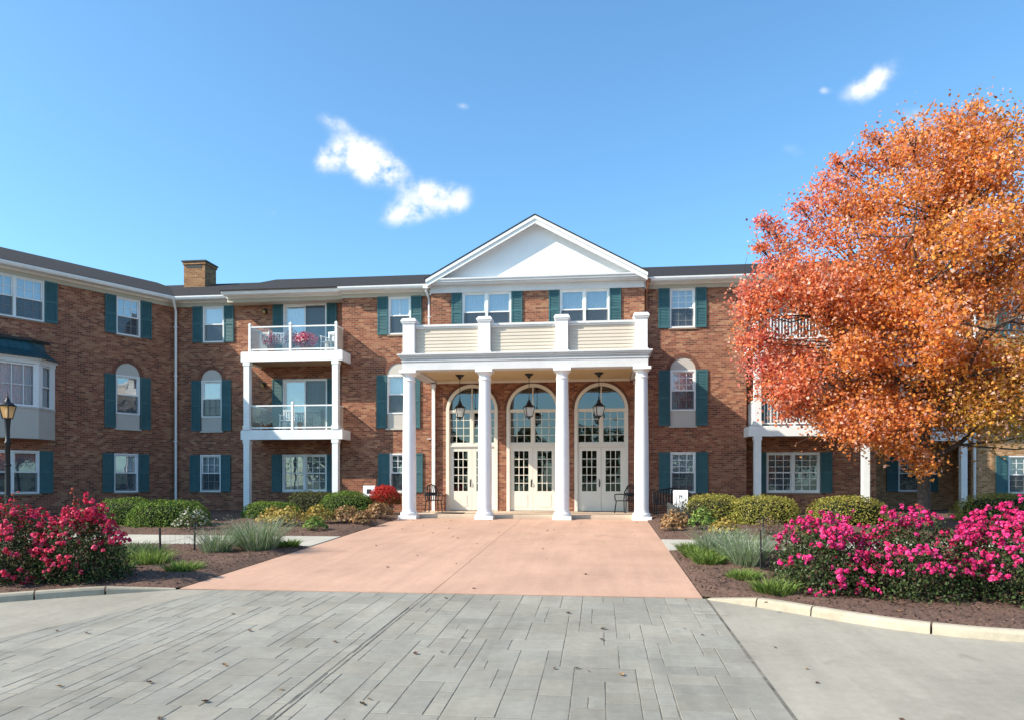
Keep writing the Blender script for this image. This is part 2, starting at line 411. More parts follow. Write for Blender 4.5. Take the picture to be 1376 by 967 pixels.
# beds: bumpy mulch inside curbs, concrete paths through them
CURB_R = [(4.12, -13.52), (4.75, -13.98), (5.35, -14.55), (5.9, -15.1), (6.45, -15.5), (7.1, -15.72), (8.2, -15.85), (10, -15.9), (14, -15.9), (26, -15.9)]
CURB_L = [(-4.27, -13.52), (-4.85, -13.85), (-5.5, -14.2), (-6.2, -14.68), (-6.95, -15.2), (-7.8, -15.6), (-9.0, -15.85), (-12, -15.9), (-26, -15.9)]
def lerp_curb(c, x):
    c = sorted(c)
    for (x0, y0), (x1, y1) in zip(c[:-1], c[1:]):
        if x0 <= x <= x1: return y0 + (y1 - y0) * (x - x0) / (x1 - x0)
    return c[0][1] if x < c[0][0] else c[-1][1]

def curb(pts, name, side):
    w = 0.17; dense = []
    for (a, b) in zip(pts[:-1], pts[1:]):
        n = max(1, int(math.dist(a, b) / 0.25))
        for k in range(n): dense.append((a[0] + (b[0] - a[0]) * k / n, a[1] + (b[1] - a[1]) * k / n))
    dense.append(pts[-1])
    # smooth
    d = np.array(dense)
    for _ in range(6): d[1:-1] = 0.25 * d[:-2] + 0.5 * d[1:-1] + 0.25 * d[2:]
    mb = MB(); prof = [(0.0, -0.03), (0.015, 0.085), (0.035, 0.115), (0.06, 0.125), (w - 0.02, 0.125), (w, 0.11), (w, -0.03)]
    rings = []
    for i in range(len(d)):
        t = d[min(i + 1, len(d) - 1)] - d[max(i - 1, 0)]; t = t / np.linalg.norm(t)
        nrm = np.array((-t[1], t[0])) * side
        ramp = min(1.0, 0.12 + i * 0.28)
        rings.append([(d[i][0] + nrm[0] * o_, d[i][1] + nrm[1] * o_, gz(d[i][1]) + (z * ramp if z > 0 else z)) for o_, z in prof])
    seg = [0]
    acc = 0
    for i in range(1, len(d)):
        acc += np.linalg.norm(d[i] - d[i - 1])
        if acc > (0.75 if len(seg) < 3 else 1.15): seg.append(i); acc = 0
    seg.append(len(d) - 1)
    for a, b in zip(seg[:-1], seg[1:]):
        rr = rings[a:b + 1]
        if len(rr) < 2: continue
        # pull the ends in a little so every casting shows its joint
        f = 0.04
        e0 = [tuple(np.array(p) * (1 - f) + np.array(q) * f) for p, q in zip(rr[0], rr[1])]
        e1 = [tuple(np.array(p) * (1 - f) + np.array(q) * f) for p, q in zip(rr[-1], rr[-2])]
        rr = [e0] + rr[1:-1] + [e1]
        base = len(mb.v)
        for r_ in rr: mb.v += r_
        n = len(prof)
        for i in range(len(rr) - 1):
            for k in range(n - 1):
                mb.f.append((base + i * n + k, base + i * n + k + 1, base + (i + 1) * n + k + 1, base + (i + 1) * n + k)); mb.uv.append([(0, 0)] * 4)
        mb.f.append(tuple(base + k for k in range(n))); mb.uv.append([(0, 0)] * n)
        mb.f.append(tuple(base + (len(rr) - 1) * n + k for k in reversed(range(n)))); mb.uv.append([(0, 0)] * n)
    tag(mb.build(name, M['curb']), kind='structure')
curb(CURB_R, 'kerb', 1); curb(CURB_L, 'kerb', -1)

def vnoise(x, y, s):
    return (np.sin(x * 1.7 * s + 0.3) * np.cos(y * 2.1 * s + 1.1) + 0.5 * np.sin(x * 4.3 * s + y * 3.1 * s) + 0.35 * np.sin(x * 9.1 * s - y * 7.7 * s + 2)) / 1.85

def bed(name, x0, x1, yf, yb, step=0.11):
    """yf(x): front edge, yb: rear edge"""
    nx = int((x1 - x0) / step); mb = MB(); rows = 46 if yb < -5 else 40
    xs = np.linspace(x0, x1, nx + 1)
    P = []
    for i, x in enumerate(xs):
        f = yf(x); ys = np.linspace(f, yb, rows)
        edge = min(x - x0, x1 - x) if True else 0
        for y in ys:
            e = min(1.0, abs(y - f) / 0.4, abs(y - yb) / 0.3, max(0.0, edge) / 0.3)
            z = gz(y) + 0.02 + 0.07 * e + 0.03 * float(vnoise(x, y, 2.3)) * e + random.uniform(-0.012, 0.012) * (0.3 + e)
            P.append((x, y, z))
    mb.v = P
    for i in range(nx):
        for j in range(rows - 1):
            a = i * rows + j
            mb.f.append((a, a + rows, a + rows + 1, a + 1)); mb.uv.append([(0, 0)] * 4)
    return tag(mb.build(name, M['mulch'], smooth=True), kind='structure')

bed('mulch_ground', 4.09, 22, lambda x: lerp_curb(CURB_R, x) + 0.16, -7.95)
bed('mulch_ground', -22, -4.26, lambda x: lerp_curb(CURB_L, x) + 0.16, -7.95)
bed('mulch_ground', 4.09, 24, lambda x: -5.85, 8.2, 0.16)
bed('mulch_ground', -22, -4.26, lambda x: -5.85, 4.15, 0.16)
for nm, xa, xb in (('path', 4.085, 40), ('path', -40, -4.255)):
    mb = MB()
    x = xa
    while x < xb - 0.01:
        x2 = min(x + 1.5, xb); slab_box(mb, x + 0.004, x2 - 0.004, -7.95, -5.85, -0.02, 0.03); x = x2
    tag(mb.build(nm, M['pathc']), kind='structure')

# ------------------------------------------------------------------ the building
B = thing('apartment_building', 'three-storey red brick apartment building with a white columned portico and teal shutters', 'building')
LW = Frame(-15.02, 4.2, -0.4654, -0.8856, flip=True)
REC = Frame(-15.02, 4.2, 1, 0)
RET1 = Frame(-7.55, 4.2, 0, -1)        # faces -x after flip
BAY = Frame(-7.55, 3.5, 1, 0)
BLK = Frame(0, 3.2, 1, 0)
RGT = Frame(0, 3.5, 1, 0)
RREC = Frame(0, 4.2, 1, 0)
DEEP = Frame(0, 8.3, 1, 0)
FAR = Frame(0, 6.7, 1, 0)

def arch_pts(sc, hw, zb, zs, n=18):
    return [(sc - hw, zb), (sc + hw, zb)] + [(sc + hw * math.cos(math.pi * k / n), zs + hw * math.sin(math.pi * k / n)) for k in range(n + 1)]

def wall(name, F, s0, s1, z0, z1, holes=(), mat='brick', depth=0.16, uvo=0.0):
    mb = MB()
    outer = [(s0, z0), (s1, z0), (s1, z1), (s0, z1)]
    loops = [outer] + [list(h) for h in holes]
    flat = [p for l in loops for p in l]
    tris = tessellate_polygon([[Vector((p[0], p[1], 0)) for p in l] for l in loops])
    for t in tris:
        mb.face([F(flat[i][0], 0, flat[i][1]) for i in t], [(flat[i][0] + uvo, flat[i][1]) for i in t])
    for h in holes:
        n = len(h)
        for i in range(n):
            a, b = h[i], h[(i + 1) % n]
            mb.face([F(a[0], 0, a[1]), F(b[0], 0, b[1]), F(b[0], -depth, b[1]), F(a[0], -depth, a[1])],
                    [(a[0] + uvo, a[1]), (b[0] + uvo, b[1]), (b[0] + uvo + depth, b[1]), (a[0] + uvo + depth, a[1])])
    return mb.build(name, M[mat], B)

def rect(s0, s1, z0, z1): return [(s0, z0), (s1, z0), (s1, z1), (s0, z1)]

def quad_uv(mb, F, s0, s1, d, z0, z1):
    mb.face([F(s0, d, z0), F(s1, d, z0), F(s1, d, z1), F(s0, d, z1)], [(s0, z0), (s1, z0), (s1, z1), (s0, z1)])

def shutter(F, s0, s1, z0, z1, parent):
    mb = MB(); t = 0.055; f = 0.05
    mb.box(F, s0, s0 + f, 0.004, t, z0, z1); mb.box(F, s1 - f, s1, 0.004, t, z0, z1)
    zm = (z0 + z1) / 2
    for a, b in ((z0, z0 + 0.09), (zm - 0.04, zm + 0.04), (z1 - 0.07, z1)): mb.box(F, s0 + f, s1 - f, 0.004, t - 0.002, a, b)
    mb.box(F, s0 + f, s1 - f, 0.004, 0.02, z0, z1)
    for a, b in ((z0 + 0.09, zm - 0.04), (zm + 0.04, z1 - 0.07)):
        n = int((b - a) / 0.055)
        for k in range(n):
            z = a + (b - a) * k / n; h = (b - a) / n
            mb.prism([F(s0 + f, 0.02, z), F(s0 + f, 0.046, z), F(s0 + f, 0.03, z + h * 0.9), F(s0 + f, 0.02, z + h * 0.9)],
                     [F(s1 - f, 0.02, z), F(s1 - f, 0.046, z), F(s1 - f, 0.03, z + h * 0.9), F(s1 - f, 0.02, z + h * 0.9)])
    return mb.build('shutter', M['shutter'], parent)

def sash_parts(mb, F, s0, s1, z0, z1, cols, rows, d0=-0.085, d1=-0.05, rail=0.045):
    mb.box(F, s0, s0 + rail, d0, d1, z0, z1); mb.box(F, s1 - rail, s1, d0, d1, z0, z1)
    mb.box(F, s0 + rail, s1 - rail, d0, d1 - 0.002, z0, z0 + rail); mb.box(F, s0 + rail, s1 - rail, d0, d1 - 0.002, z1 - rail, z1)
    m = 0.011
    for k in range(1, cols):
        s = s0 + (s1 - s0) * k / cols; mb.box(F, s - m, s + m, d0 + 0.006, d1 - 0.008, z0 + rail, z1 - rail)
    for k in range(1, rows):
        z = z0 + (z1 - z0) * k / rows; mb.box(F, s0 + rail, s1 - rail, d0 + 0.004, d1 - 0.010, z - m, z + m)

def window(F, s0, s1, z0, z1, units=1, up=(3, 2), lo=(3, 2), sh=(0.42, 0.42), cover='drape', screen=True, arch=False, curtain_drop=1.0, sill=True, shz=None):
    """sash window set in a wall opening; returns (part, hole)"""
    hole = rect(s0, s1, z0, z1)
    hw = (s1 - s0) / 2; sc = (s0 + s1) / 2
    wz0, wz1 = z0, z1
    mb = MB()
    fw = 0.055
    if arch:
        hole = arch_pts(sc, hw, z0, z1)
        wz0 = z0 + 0.56
    # outer casing
    mb.box(F, s0, s0 + fw, -0.15, 0.012, wz0, wz1); mb.box(F, s1 - fw, s1, -0.15, 0.012, wz0, wz1)
    mb.box(F, s0 + fw, s1 - fw, -0.15, 0.010, wz1 - fw, wz1); mb.box(F, s0 + fw, s1 - fw, -0.15, 0.010, wz0, wz0 + fw)
    uw = (s1 - s0 - 2 * fw) / units
    zm = wz0 + (wz1 - wz0) * 0.5
    pan = MB(); scr = MB(); cur = MB()
    for k in range(units):
        a = s0 + fw + uw * k; b = a + uw
        if k:
            mb.box(F, a - 0.045, a + 0.045, -0.15, 0.008, wz0 + fw, wz1 - fw)
        ua = a + (0.045 if k else 0); ub = b - (0.045 if k < units - 1 else 0)
        sash_parts(mb, F, ua, ub, zm - 0.02, wz1 - fw, *up, d0=-0.075, d1=-0.035)
        sash_parts(mb, F, ua, ub, wz0 + fw, zm + 0.02, *lo, d0=-0.105, d1=-0.066)
        quad_uv(pan, F, ua + 0.02, ub - 0.02, -0.058, zm, wz1 - fw - 0.02)
        quad_uv(pan, F, ua + 0.02, ub - 0.02, -0.088, wz0 + fw + 0.02, zm)
        if screen: quad_uv(scr, F, ua + 0.005, ub - 0.005, -0.048, wz0 + fw, zm - 0.022)
    w = mb.build('window', M['white'], B)
    pan.build('pane', M['glass'], w)
    if screen: scr.build('insect_screen', M['screen'], w)
    # curtain or blind hung behind the glass, and the dark room behind that
    zc = wz1 - (wz1 - wz0) * curtain_drop
    quad_uv(cur, F, s0 + 0.03, s1 - 0.03, -0.145, zc, wz1)
    cur.build('blind' if cover == 'blind' else 'curtain', M[cover], w)
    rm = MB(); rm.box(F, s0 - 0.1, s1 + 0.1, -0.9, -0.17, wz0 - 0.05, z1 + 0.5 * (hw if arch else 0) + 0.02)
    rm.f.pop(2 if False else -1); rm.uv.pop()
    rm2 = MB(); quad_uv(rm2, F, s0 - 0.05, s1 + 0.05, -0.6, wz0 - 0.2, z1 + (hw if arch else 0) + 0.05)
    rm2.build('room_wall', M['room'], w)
    if arch:
        p = MB()
        ap = [(sc + hw * math.cos(math.pi * k / 18), z1 + hw * math.sin(math.pi * k / 18)) for k in range(19)]
        p.prism([F(a, -0.12, b) for a, b in ap], [F(a, -0.015, b) for a, b in ap])
        p.build('arch_panel', M['beige'], w)
        p = MB(); p.box(F, s0 + 0.002, s1 - 0.002, -0.12, -0.012, z0, wz0 - 0.004); p.build('apron_panel', M['beige'], w)
    if sill:
        s = MB(); s.box(F, s0 - 0.05, s1 + 0.05, -0.02, 0.045, z0 - 0.06, z0 - 0.002); s.build('sill', M['brick'] if not arch else M['beige'], w)
    a, b = shz or (z0, z1)
    if sh[0]: shutter(F, s0 - sh[0] - 0.012, s0 - 0.012, a, b, w)
    if sh[1]: shutter(F, s1 + 0.012, s1 + sh[1] + 0.012, a, b, w)
    # brick header: soldier course or arch ring standing slightly proud
    hd = MB()
    if arch:
        n = 22; r0, r1 = hw + 0.004, hw + 0.15
        for k in range(n):
            t0 = math.pi * (k + 0.04) / n; t1 = math.pi * (k + 0.96) / n
            q = [(sc + r * math.cos(t), z1 + r * math.sin(t)) for r, t in ((r0, t0), (r1, t0), (r1, t1), (r0, t1))]
            hd.prism([F(x, 0.001, z) for x, z in q], [F(x, 0.012, z) for x, z in q])
        hd.build('brick_arch', M['brick_ring'], w)
    return w, hole

M['brick_ring'] = noisy('ring_brick', (0.17, 0.075, 0.05), 0.9, 0.45, 9)

def patio_door(F, s0, s1, z0, z1, sh=(0.42, 0.42), shb=0.0):
    mb = MB(); fw = 0.06
    mb.box(F, s0, s0 + fw, -0.15, 0.012, z0, z1); mb.box(F, s1 - fw, s1, -0.15, 0.012, z0, z1)
    mb.box(F, s0 + fw, s1 - fw, -0.15, 0.01, z1 - fw, z1); mb.box(F, s0 + fw, s1 - fw, -0.15, 0.01, z0, z0 + 0.05)
    sm = (s0 + s1) / 2
    sash_parts(mb, F, s0 + fw, sm + 0.03, z0 + 0.05, z1 - fw, 1, 1, -0.12, -0.085, 0.06)
    sash_parts(mb, F, sm - 0.03, s1 - fw, z0 + 0.05, z1 - fw, 1, 1, -0.075, -0.035, 0.06)
    d = mb.build('patio_door', M['white'], B)
    p = MB(); quad_uv(p, F, s0 + fw + 0.02, sm, -0.10, z0 + 0.07, z1 - fw - 0.02); quad_uv(p, F, sm, s1 - fw - 0.02, -0.055, z0 + 0.07, z1 - fw - 0.02)
    p.build('pane', M['glass'], d)
    sc = MB(); quad_uv(sc, F, sm + 0.02, s1 - fw - 0.01, -0.03, z0 + 0.08, z1 - fw - 0.02); sc.build('insect_screen', M['screen'], d)
    c = MB(); quad_uv(c, F, s0, s1, -0.15, z0, z1); c.build('curtain', M['drape'], d)
    if sh[0]: shutter(F, s0 - sh[0] - 0.012, s0 - 0.012, z0 + shb, z1, d)
    if sh[1]: shutter(F, s1 + 0.012, s1 + sh[1] + 0.012, z0 + shb, z1, d)
    return d, rect(s0, s1, z0, z1)

ZT = 8.5
F1, F2, F3 = (0.84, 2.36), (3.34, 5.42), (6.98, 8.47)
def W(*a, **k): return window(*a, **k)[1]
# left wing -------------------------------------------------------------
h = [W(LW, 1.44, 2.40, *F3, sh=(0.44, 0.42), cover='blind'),
     W(LW, 4.98, 6.90, *F3, units=2, sh=(0.42, 0.42), cover='blind'),
     W(LW, 1.46, 2.42, *F2, arch=True, up=(1, 1), lo=(1, 1), cover='blind', sh=(0.42, 0.42)),
     W(LW, 1.53, 2.49, *F1, up=(1, 1), lo=(1, 1), sh=(0.42, 0.42)),
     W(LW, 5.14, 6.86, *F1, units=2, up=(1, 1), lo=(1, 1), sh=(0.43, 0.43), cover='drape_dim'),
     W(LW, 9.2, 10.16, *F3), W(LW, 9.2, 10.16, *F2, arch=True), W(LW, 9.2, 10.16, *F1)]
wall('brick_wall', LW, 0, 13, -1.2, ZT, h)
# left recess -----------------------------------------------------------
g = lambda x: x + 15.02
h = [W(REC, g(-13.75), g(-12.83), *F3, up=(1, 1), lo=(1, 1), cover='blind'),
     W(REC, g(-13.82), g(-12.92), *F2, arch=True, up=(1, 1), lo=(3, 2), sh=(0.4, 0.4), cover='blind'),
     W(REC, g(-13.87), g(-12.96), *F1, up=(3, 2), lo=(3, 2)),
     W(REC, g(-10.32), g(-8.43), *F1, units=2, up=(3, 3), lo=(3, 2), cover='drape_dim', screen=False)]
d3 = patio_door(REC, g(-10.28), g(-8.44), 6.28, 8.47)[1]
d2 = patio_door(REC, g(-10.30), g(-8.42), 3.22, 5.42)[1]
wall('brick_wall', REC, 0, g(-7.55), -0.6, ZT, h + [d3, d2], uvo=3.1)
wall('brick_wall', Frame(-7.55, 4.2, 0, -1), 0, 0.7, -0.6, ZT, uvo=1.3)
# bay left of the portico block ----------------------------------------
k = lambda x: x + 7.55
h = [W(BAY, k(-5.67), k(-4.77), *F3, up=(2, 1), lo=(1, 1), sh=(0.42, 0.42), cover='drape'),
     W(BAY, k(-5.72), k(-4.80), *F2, arch=True, up=(1, 1), lo=(1, 1), sh=(0.4, 0.4), cover='drape'),
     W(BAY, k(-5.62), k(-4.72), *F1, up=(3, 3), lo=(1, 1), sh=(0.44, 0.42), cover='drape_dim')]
wall('brick_wall', BAY, 0, k(-3.9), -0.6, ZT, h, uvo=7.7)
wall('brick_wall', Frame(-3.9, 3.5, 0, -1), 0, 0.3, -0.6, ZT, uvo=2.3)
# right of the portico block --------------------------------------------
h = [W(RGT, 5.15, 6.08, *F3, up=(3, 3), lo=(3, 3), sh=(0.41, 0.40), cover='drape'),
     W(RGT, 5.17, 6.10, *F2, arch=True, up=(3, 3), lo=(3, 2), sh=(0.42, 0.42), cover='drape'),
     W(RGT, 5.17, 6.10, *F1, up=(3, 3), lo=(3, 3), sh=(0.41, 0.43), cover='drape')]
wall('brick_wall', RGT, 4.2, 7.94, -0.6, ZT, h, uvo=0.4)
wall('brick_wall', Frame(4.2, 3.2, 0, 1), 0, 0.3, -0.6, ZT, uvo=5.3)
wall('brick_wall', Frame(7.94, 3.5, 0, 1), 0, 0.7, -0.6, ZT, uvo=9.3)
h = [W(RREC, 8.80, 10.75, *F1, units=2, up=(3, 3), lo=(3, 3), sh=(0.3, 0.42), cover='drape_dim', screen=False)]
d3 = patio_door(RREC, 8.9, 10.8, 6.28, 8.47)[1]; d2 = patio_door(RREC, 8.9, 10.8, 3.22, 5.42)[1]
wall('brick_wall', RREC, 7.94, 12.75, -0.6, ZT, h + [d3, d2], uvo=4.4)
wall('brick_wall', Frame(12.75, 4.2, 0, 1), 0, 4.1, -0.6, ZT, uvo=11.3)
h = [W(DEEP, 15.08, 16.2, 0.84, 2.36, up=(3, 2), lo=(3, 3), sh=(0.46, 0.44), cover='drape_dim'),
     W(DEEP, 15.08, 16.2, *F3), W(DEEP, 15.1, 16.1, *F2, arch=True)]
wall('brick_wall', DEEP, 12.75, 17.25, -0.6, ZT, h, 'brick_sunlit', uvo=6.4)
wall('brick_wall', Frame(17.25, 8.3, 0, -1), 0, 1.6, -0.6, ZT, (), 'brick_sunlit', uvo=8.8)
h = [W(FAR, 18.60, 19.56, 0.78, 2.28, up=(3, 3), lo=(3, 3), sh=(0.45, 0.45)), W(FAR, 18.60, 19.56, *F3), W(FAR, 18.60, 19.56, *F2, arch=True)]
wall('brick_wall', FAR, 17.25, 25, -0.6, ZT, h, 'brick_sunlit', uvo=2.9)
# rear and end walls close the block
wall('brick_wall', Frame(-22, 13, 1, 0), 0, 47, -0.6, ZT)
wall('brick_wall', Frame(25, 6.7, 0, 1), 0, 6.3, -0.6, ZT)
E0 = LW(13, 0, 0); E1 = LW(13, -9, 0)
wall('brick_wall', Frame(E0[0], E0[1], -0.8856, 0.4654), 0, 9, -1.2, ZT)
wall('brick_wall', Frame(E1[0], E1[1], 0.4654, 0.8856), 0, 16, -1.2, ZT)

# portico block front with three tall arches ----------------------------
ARCH = [-2.31, 0.03, 2.60]
h = [arch_pts(c, 1.0, 0.142, 3.96, 28) for c in ARCH]
for s0, s1 in ((-2.68, -0.79), (1.05, 2.91)):
    mbw = window(BLK, s0, s1, 6.95, 8.47, units=2, up=(1, 1), lo=(1, 1), sh=(0.40, 0.41), cover='drape')
    h.append(mbw[1])
wall('brick_wall', BLK, -3.9, 4.2, -0.3, ZT, h, 'brick', depth=0.14, uvo=1.7)

def entrance(c):
    F = BLK; hw = 1.0
    # casing: arched jamb ring plus transom rails and fixed panels
    mb = MB(); n = 28
    def ring(r0, r1, d0, d1):
        for q in range(n):
            t0, t1 = math.pi * q / n, math.pi * (q + 1) / n
            pp = [(c + r * math.cos(t), 3.96 + r * math.sin(t)) for r, t in ((r0, t0), (r1, t0), (r1, t1), (r0, t1))]
            mb.prism([F(x, d0, z) for x, z in pp], [F(x, d1, z) for x, z in pp])
    ring(0.88, 1.0, -0.14, 0.03)
    for a, b in ((c - hw, c - 0.88), (c + 0.88, c + hw)): mb.box(F, a, b, -0.14, 0.03, 0.145, 3.96)
    mb.box(F, c - 0.88, c + 0.88, -0.13, -0.03, 3.91, 4.0)          # spring bar
    mb.box(F, c - 0.88, c + 0.88, -0.13, -0.03, 2.55, 2.72)          # panel over the doors
    mb.box(F, c - 0.90, c + 0.90, -0.03, 0.0, 2.60, 2.64)
    mb.box(F, c - 0.055, c + 0.055, -0.13, -0.028, 2.72, 3.91)
    mb.box(F, c - 0.02, c + 0.02, -0.12, -0.04, 4.0, 4.84)
    e = mb.build('arched_entrance', M['cream'], B)
    g1 = MB()
    # upper lights 3 x 4 each
    mt = MB()
    for a, b in ((c - 0.88, c - 0.055), (c + 0.055, c + 0.88)):
        sash_parts(mt, F, a, b, 2.72, 3.91, 3, 4, -0.12, -0.06, 0.03)
        quad_uv(g1, F, a + 0.01, b - 0.01, -0.088, 2.73, 3.90)
    mt.build('glazing_bar', M['cream'], e)
    ap = [(c + 0.885 * math.cos(math.pi * q / 24), 3.99 + 0.87 * math.sin(math.pi * q / 24)) for q in range(25)]
    g1.face([F(x, -0.088, z) for x, z in ap], ap)
    g1.build('pane', M['glass_dark'], e)
    for a, b, hs in ((c - 0.88, c - 0.004, 1), (c + 0.004, c + 0.88, -1)):
        lf = MB(); st = 0.165
        lf.box(F, a, a + st, -0.12, -0.055, 0.16, 2.545); lf.box(F, b - st, b, -0.12, -0.055, 0.16, 2.545)
        lf.box(F, a + st, b - st, -0.12, -0.057, 0.16, 0.90); lf.box(F, a + st, b - st, -0.12, -0.057, 2.42, 2.545)
        lf.box(F, a + st + 0.03, b - st - 0.03, -0.057, -0.045, 0.30, 0.78)
        m = 0.013
        for q in range(1, 3):
            s = a + st + (b - a - 2 * st) * q / 3; lf.box(F, s - m, s + m, -0.10, -0.062, 0.90, 2.42)
        for q in range(1, 5):
            z = 0.90 + 1.52 * q / 5; lf.box(F, a + st, b - st, -0.102, -0.064, z - m, z + m)
        dr = lf.build('door_leaf', M['cream'], e)
        tag(dr)
        gl = MB(); quad_uv(gl, F, a + st, b - st, -0.085, 0.90, 2.42); o = gl.build('pane', M['glass_dark'], e)
    hd = MB(); hd.box(F, c - 0.085, c - 0.045, -0.055, -0.045, 1.06, 1.30); hd.tube([F(c - 0.065, -0.05, 1.12), F(c - 0.065, 0.0, 1.13), F(c - 0.065, 0.0, 1.24), F(c - 0.065, -0.05, 1.25)], 0.013, 8)
    hd.box(F, c - 0.075, c - 0.055, -0.045, -0.03, 1.30, 1.36)
    hd.build('handle', M['black'], e)
    th = MB(); th.box(F, c - 0.88, c + 0.88, -0.13, 0.0, 0.143, 0.158); th.build('threshold', M['black'], e)
    # brick arch ring
    rg = MB(); nn = 44
    for q in range(nn):
        t0, t1 = math.pi * (q + 0.04) / nn, math.pi * (q + 0.96) / nn
        pp = [(c + r * math.cos(t), 3.96 + r * math.sin(t)) for r, t in ((1.003, t0), (1.11, t0), (1.11, t1), (1.003, t1))]
        rg.prism([F(x, 0.001, z) for x, z in pp], [F(x, 0.012, z) for x, z in pp])
    rg.build('brick_arch', M['brick_ring'], e)
for c in ARCH: entrance(c)
# the foyer seen through the glass
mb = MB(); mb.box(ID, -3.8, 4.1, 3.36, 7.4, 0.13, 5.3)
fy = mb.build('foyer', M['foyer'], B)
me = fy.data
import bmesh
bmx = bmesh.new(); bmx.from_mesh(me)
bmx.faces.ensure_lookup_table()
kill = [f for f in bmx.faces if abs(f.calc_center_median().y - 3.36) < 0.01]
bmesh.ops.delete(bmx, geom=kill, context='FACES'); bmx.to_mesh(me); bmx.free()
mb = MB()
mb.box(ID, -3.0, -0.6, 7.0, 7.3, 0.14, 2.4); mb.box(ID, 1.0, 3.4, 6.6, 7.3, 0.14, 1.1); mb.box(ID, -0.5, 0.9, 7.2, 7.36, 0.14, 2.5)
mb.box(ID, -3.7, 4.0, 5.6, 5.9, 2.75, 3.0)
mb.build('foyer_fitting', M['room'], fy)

# ---------------- portico
mb = MB()
HW = 4.12
# architrave + stepped cornice, three sides
def ring3(mb, x, y0, y1, t, z0, z1):
    mb.box(ID, -x, x, y0, y0 + t, z0, z1); mb.box(ID, -x, -x + t, y0 + t, y1, z0, z1); mb.box(ID, x - t, x, y0 + t, y1, z0, z1)
ring3(mb, HW, -0.22, 3.19, 0.44, 5.03, 5.40)
ring3(mb, HW + 0.03, -0.25, 3.188, 0.06, 5.31, 5.345)
ring3(mb, HW + 0.05, -0.27, 3.187, 0.5, 5.402, 5.46)
ring3(mb, HW + 0.10, -0.32, 3.186, 0.55, 5.462, 5.51)
ring3(mb, HW + 0.14, -0.36, 3.185, 0.6, 5.512, 5.565)
port = mb.build('portico', M['entab'], B, bevel=0.006)
mb = MB(); mb.box(ID, -3.66, 3.66, 0.23, 3.18, 5.10, 5.16); mb.build('ceiling', M['ceil'], port)
mb = MB(); mb.box(ID, -3.66, 3.66, 3.10, 3.18, 5.0, 5.095); mb.box(ID, -3.66, 3.66, 0.225, 0.29, 5.035, 5.095); mb.build('ceiling_trim', M['cream'], port)
mb = MB(); mb.box(ID, -4.0, 4.0, 0.1, 3.18, 5.45, 5.55); mb.build('balcony_deck', M['trim'], port)
mb = MB(); mb.box(ID, -4.05, 4.15, 0.20, 3.36, -0.3, 0.14); mb.build('porch_floor', M['porch'], port, bevel=0.012)

def column(x, y):
    mb = MB()
    mb.box(ID, x - 0.31, x + 0.31, y - 0.31, y + 0.31, -0.02, 0.12)
    mb.lathe((x, y, 0), [(0.29, 0.12), (0.305, 0.15), (0.305, 0.19), (0.285, 0.225), (0.25, 0.24), (0.25, 0.265), (0.235, 0.30), (0.232, 0.34), (0.235, 1.6), (0.222, 3.0), (0.195, 4.62), (0.195, 4.66), (0.218, 4.675), (0.218, 4.705), (0.196, 4.72), (0.196, 4.82), (0.215, 4.85), (0.25, 4.90), (0.27, 4.93)], 40)
    mb.box(ID, x - 0.29, x + 0.29, y - 0.29, y + 0.29, 4.932, 5.028)
    return mb.build('column', M['column'], port, smooth=True, angle=30)
for x in (-3.92, -1.307, 1.307, 3.92): column(x, 0.0)
for x in (-3.78, 3.88):          # engaged pilasters against the wall
    mb = MB(); mb.box(ID, x - 0.06, x + 0.06, 3.06, 3.19, 0.14, 4.99); mb.box(ID, x - 0.09, x + 0.09, 3.03, 3.19, 4.86, 4.99); mb.build('pilaster', M['column'], port)
def parapet_post(x, y):
    mb = MB(); w = 0.205
    mb.box(ID, x - w, x + w, y - w, y + w, 5.56, 6.62)
    mb.box(ID, x - w - 0.035, x + w + 0.035, y - w - 0.035, y + w + 0.035, 6.61, 6.66)
    t = w + 0.06
    mb.box(ID, x - t, x + t, y - t, y + t, 6.662, 6.71)
    mb.prism([(x - t, y - t, 6.711), (x + t, y - t, 6.711), (x + t, y + t, 6.711), (x - t, y + t, 6.711)], [(x - w, y - w, 6.79), (x + w, y - w, 6.79), (x + w, y + w, 6.79), (x - w, y + w, 6.79)])
    mb.box(ID, x - w - 0.03, x + w + 0.03, y - w - 0.03, y + w + 0.03, 5.566, 5.62)
    return mb.build('parapet_post', M['column'], port, bevel=0.008)
PX = (-3.90, -1.30, 1.30, 3.90)
for x in PX: parapet_post(x, 0.02)
for x in (-3.90, 3.90): parapet_post(x, 2.95)
def siding_panel(F, s0, s1):
    mb = MB(); z = 5.58; n = 8; h = (6.50 - z) / n
    for q in range(n):
        a = z + q * h
        mb.prism([F(s0, -0.02, a), F(s0, 0.03, a), F(s0, 0.012, a + h), F(s0, -0.02, a + h)], [F(s1, -0.02, a), F(s1, 0.03, a), F(s1, 0.012, a + h), F(s1, -0.02, a + h)])
    mb.box(F, s0, s1, -0.12, -0.021, z, 6.5)
    p = mb.build('siding_panel', M['siding'], port)
    r = MB(); r.box(F, s0, s1, -0.17, 0.10, 6.502, 6.57); r.box(F, s0, s1, -0.13, 0.06, 6.44, 6.501); r.box(F, s0, s1, -0.13, 0.05, 5.57, 5.60)
    r.build('top_rail', M['trim'], p)
FP = Frame(0, 0.0, 1, 0)
for a, b in zip(PX[:-1], PX[1:]): siding_panel(FP, a + 0.21, b - 0.21)
siding_panel(Frame(-3.93, 2.95, 0, -1), 0.21, 2.72)
siding_panel(Frame(3.93, 0.02, 0, 1), 0.21, 2.72)

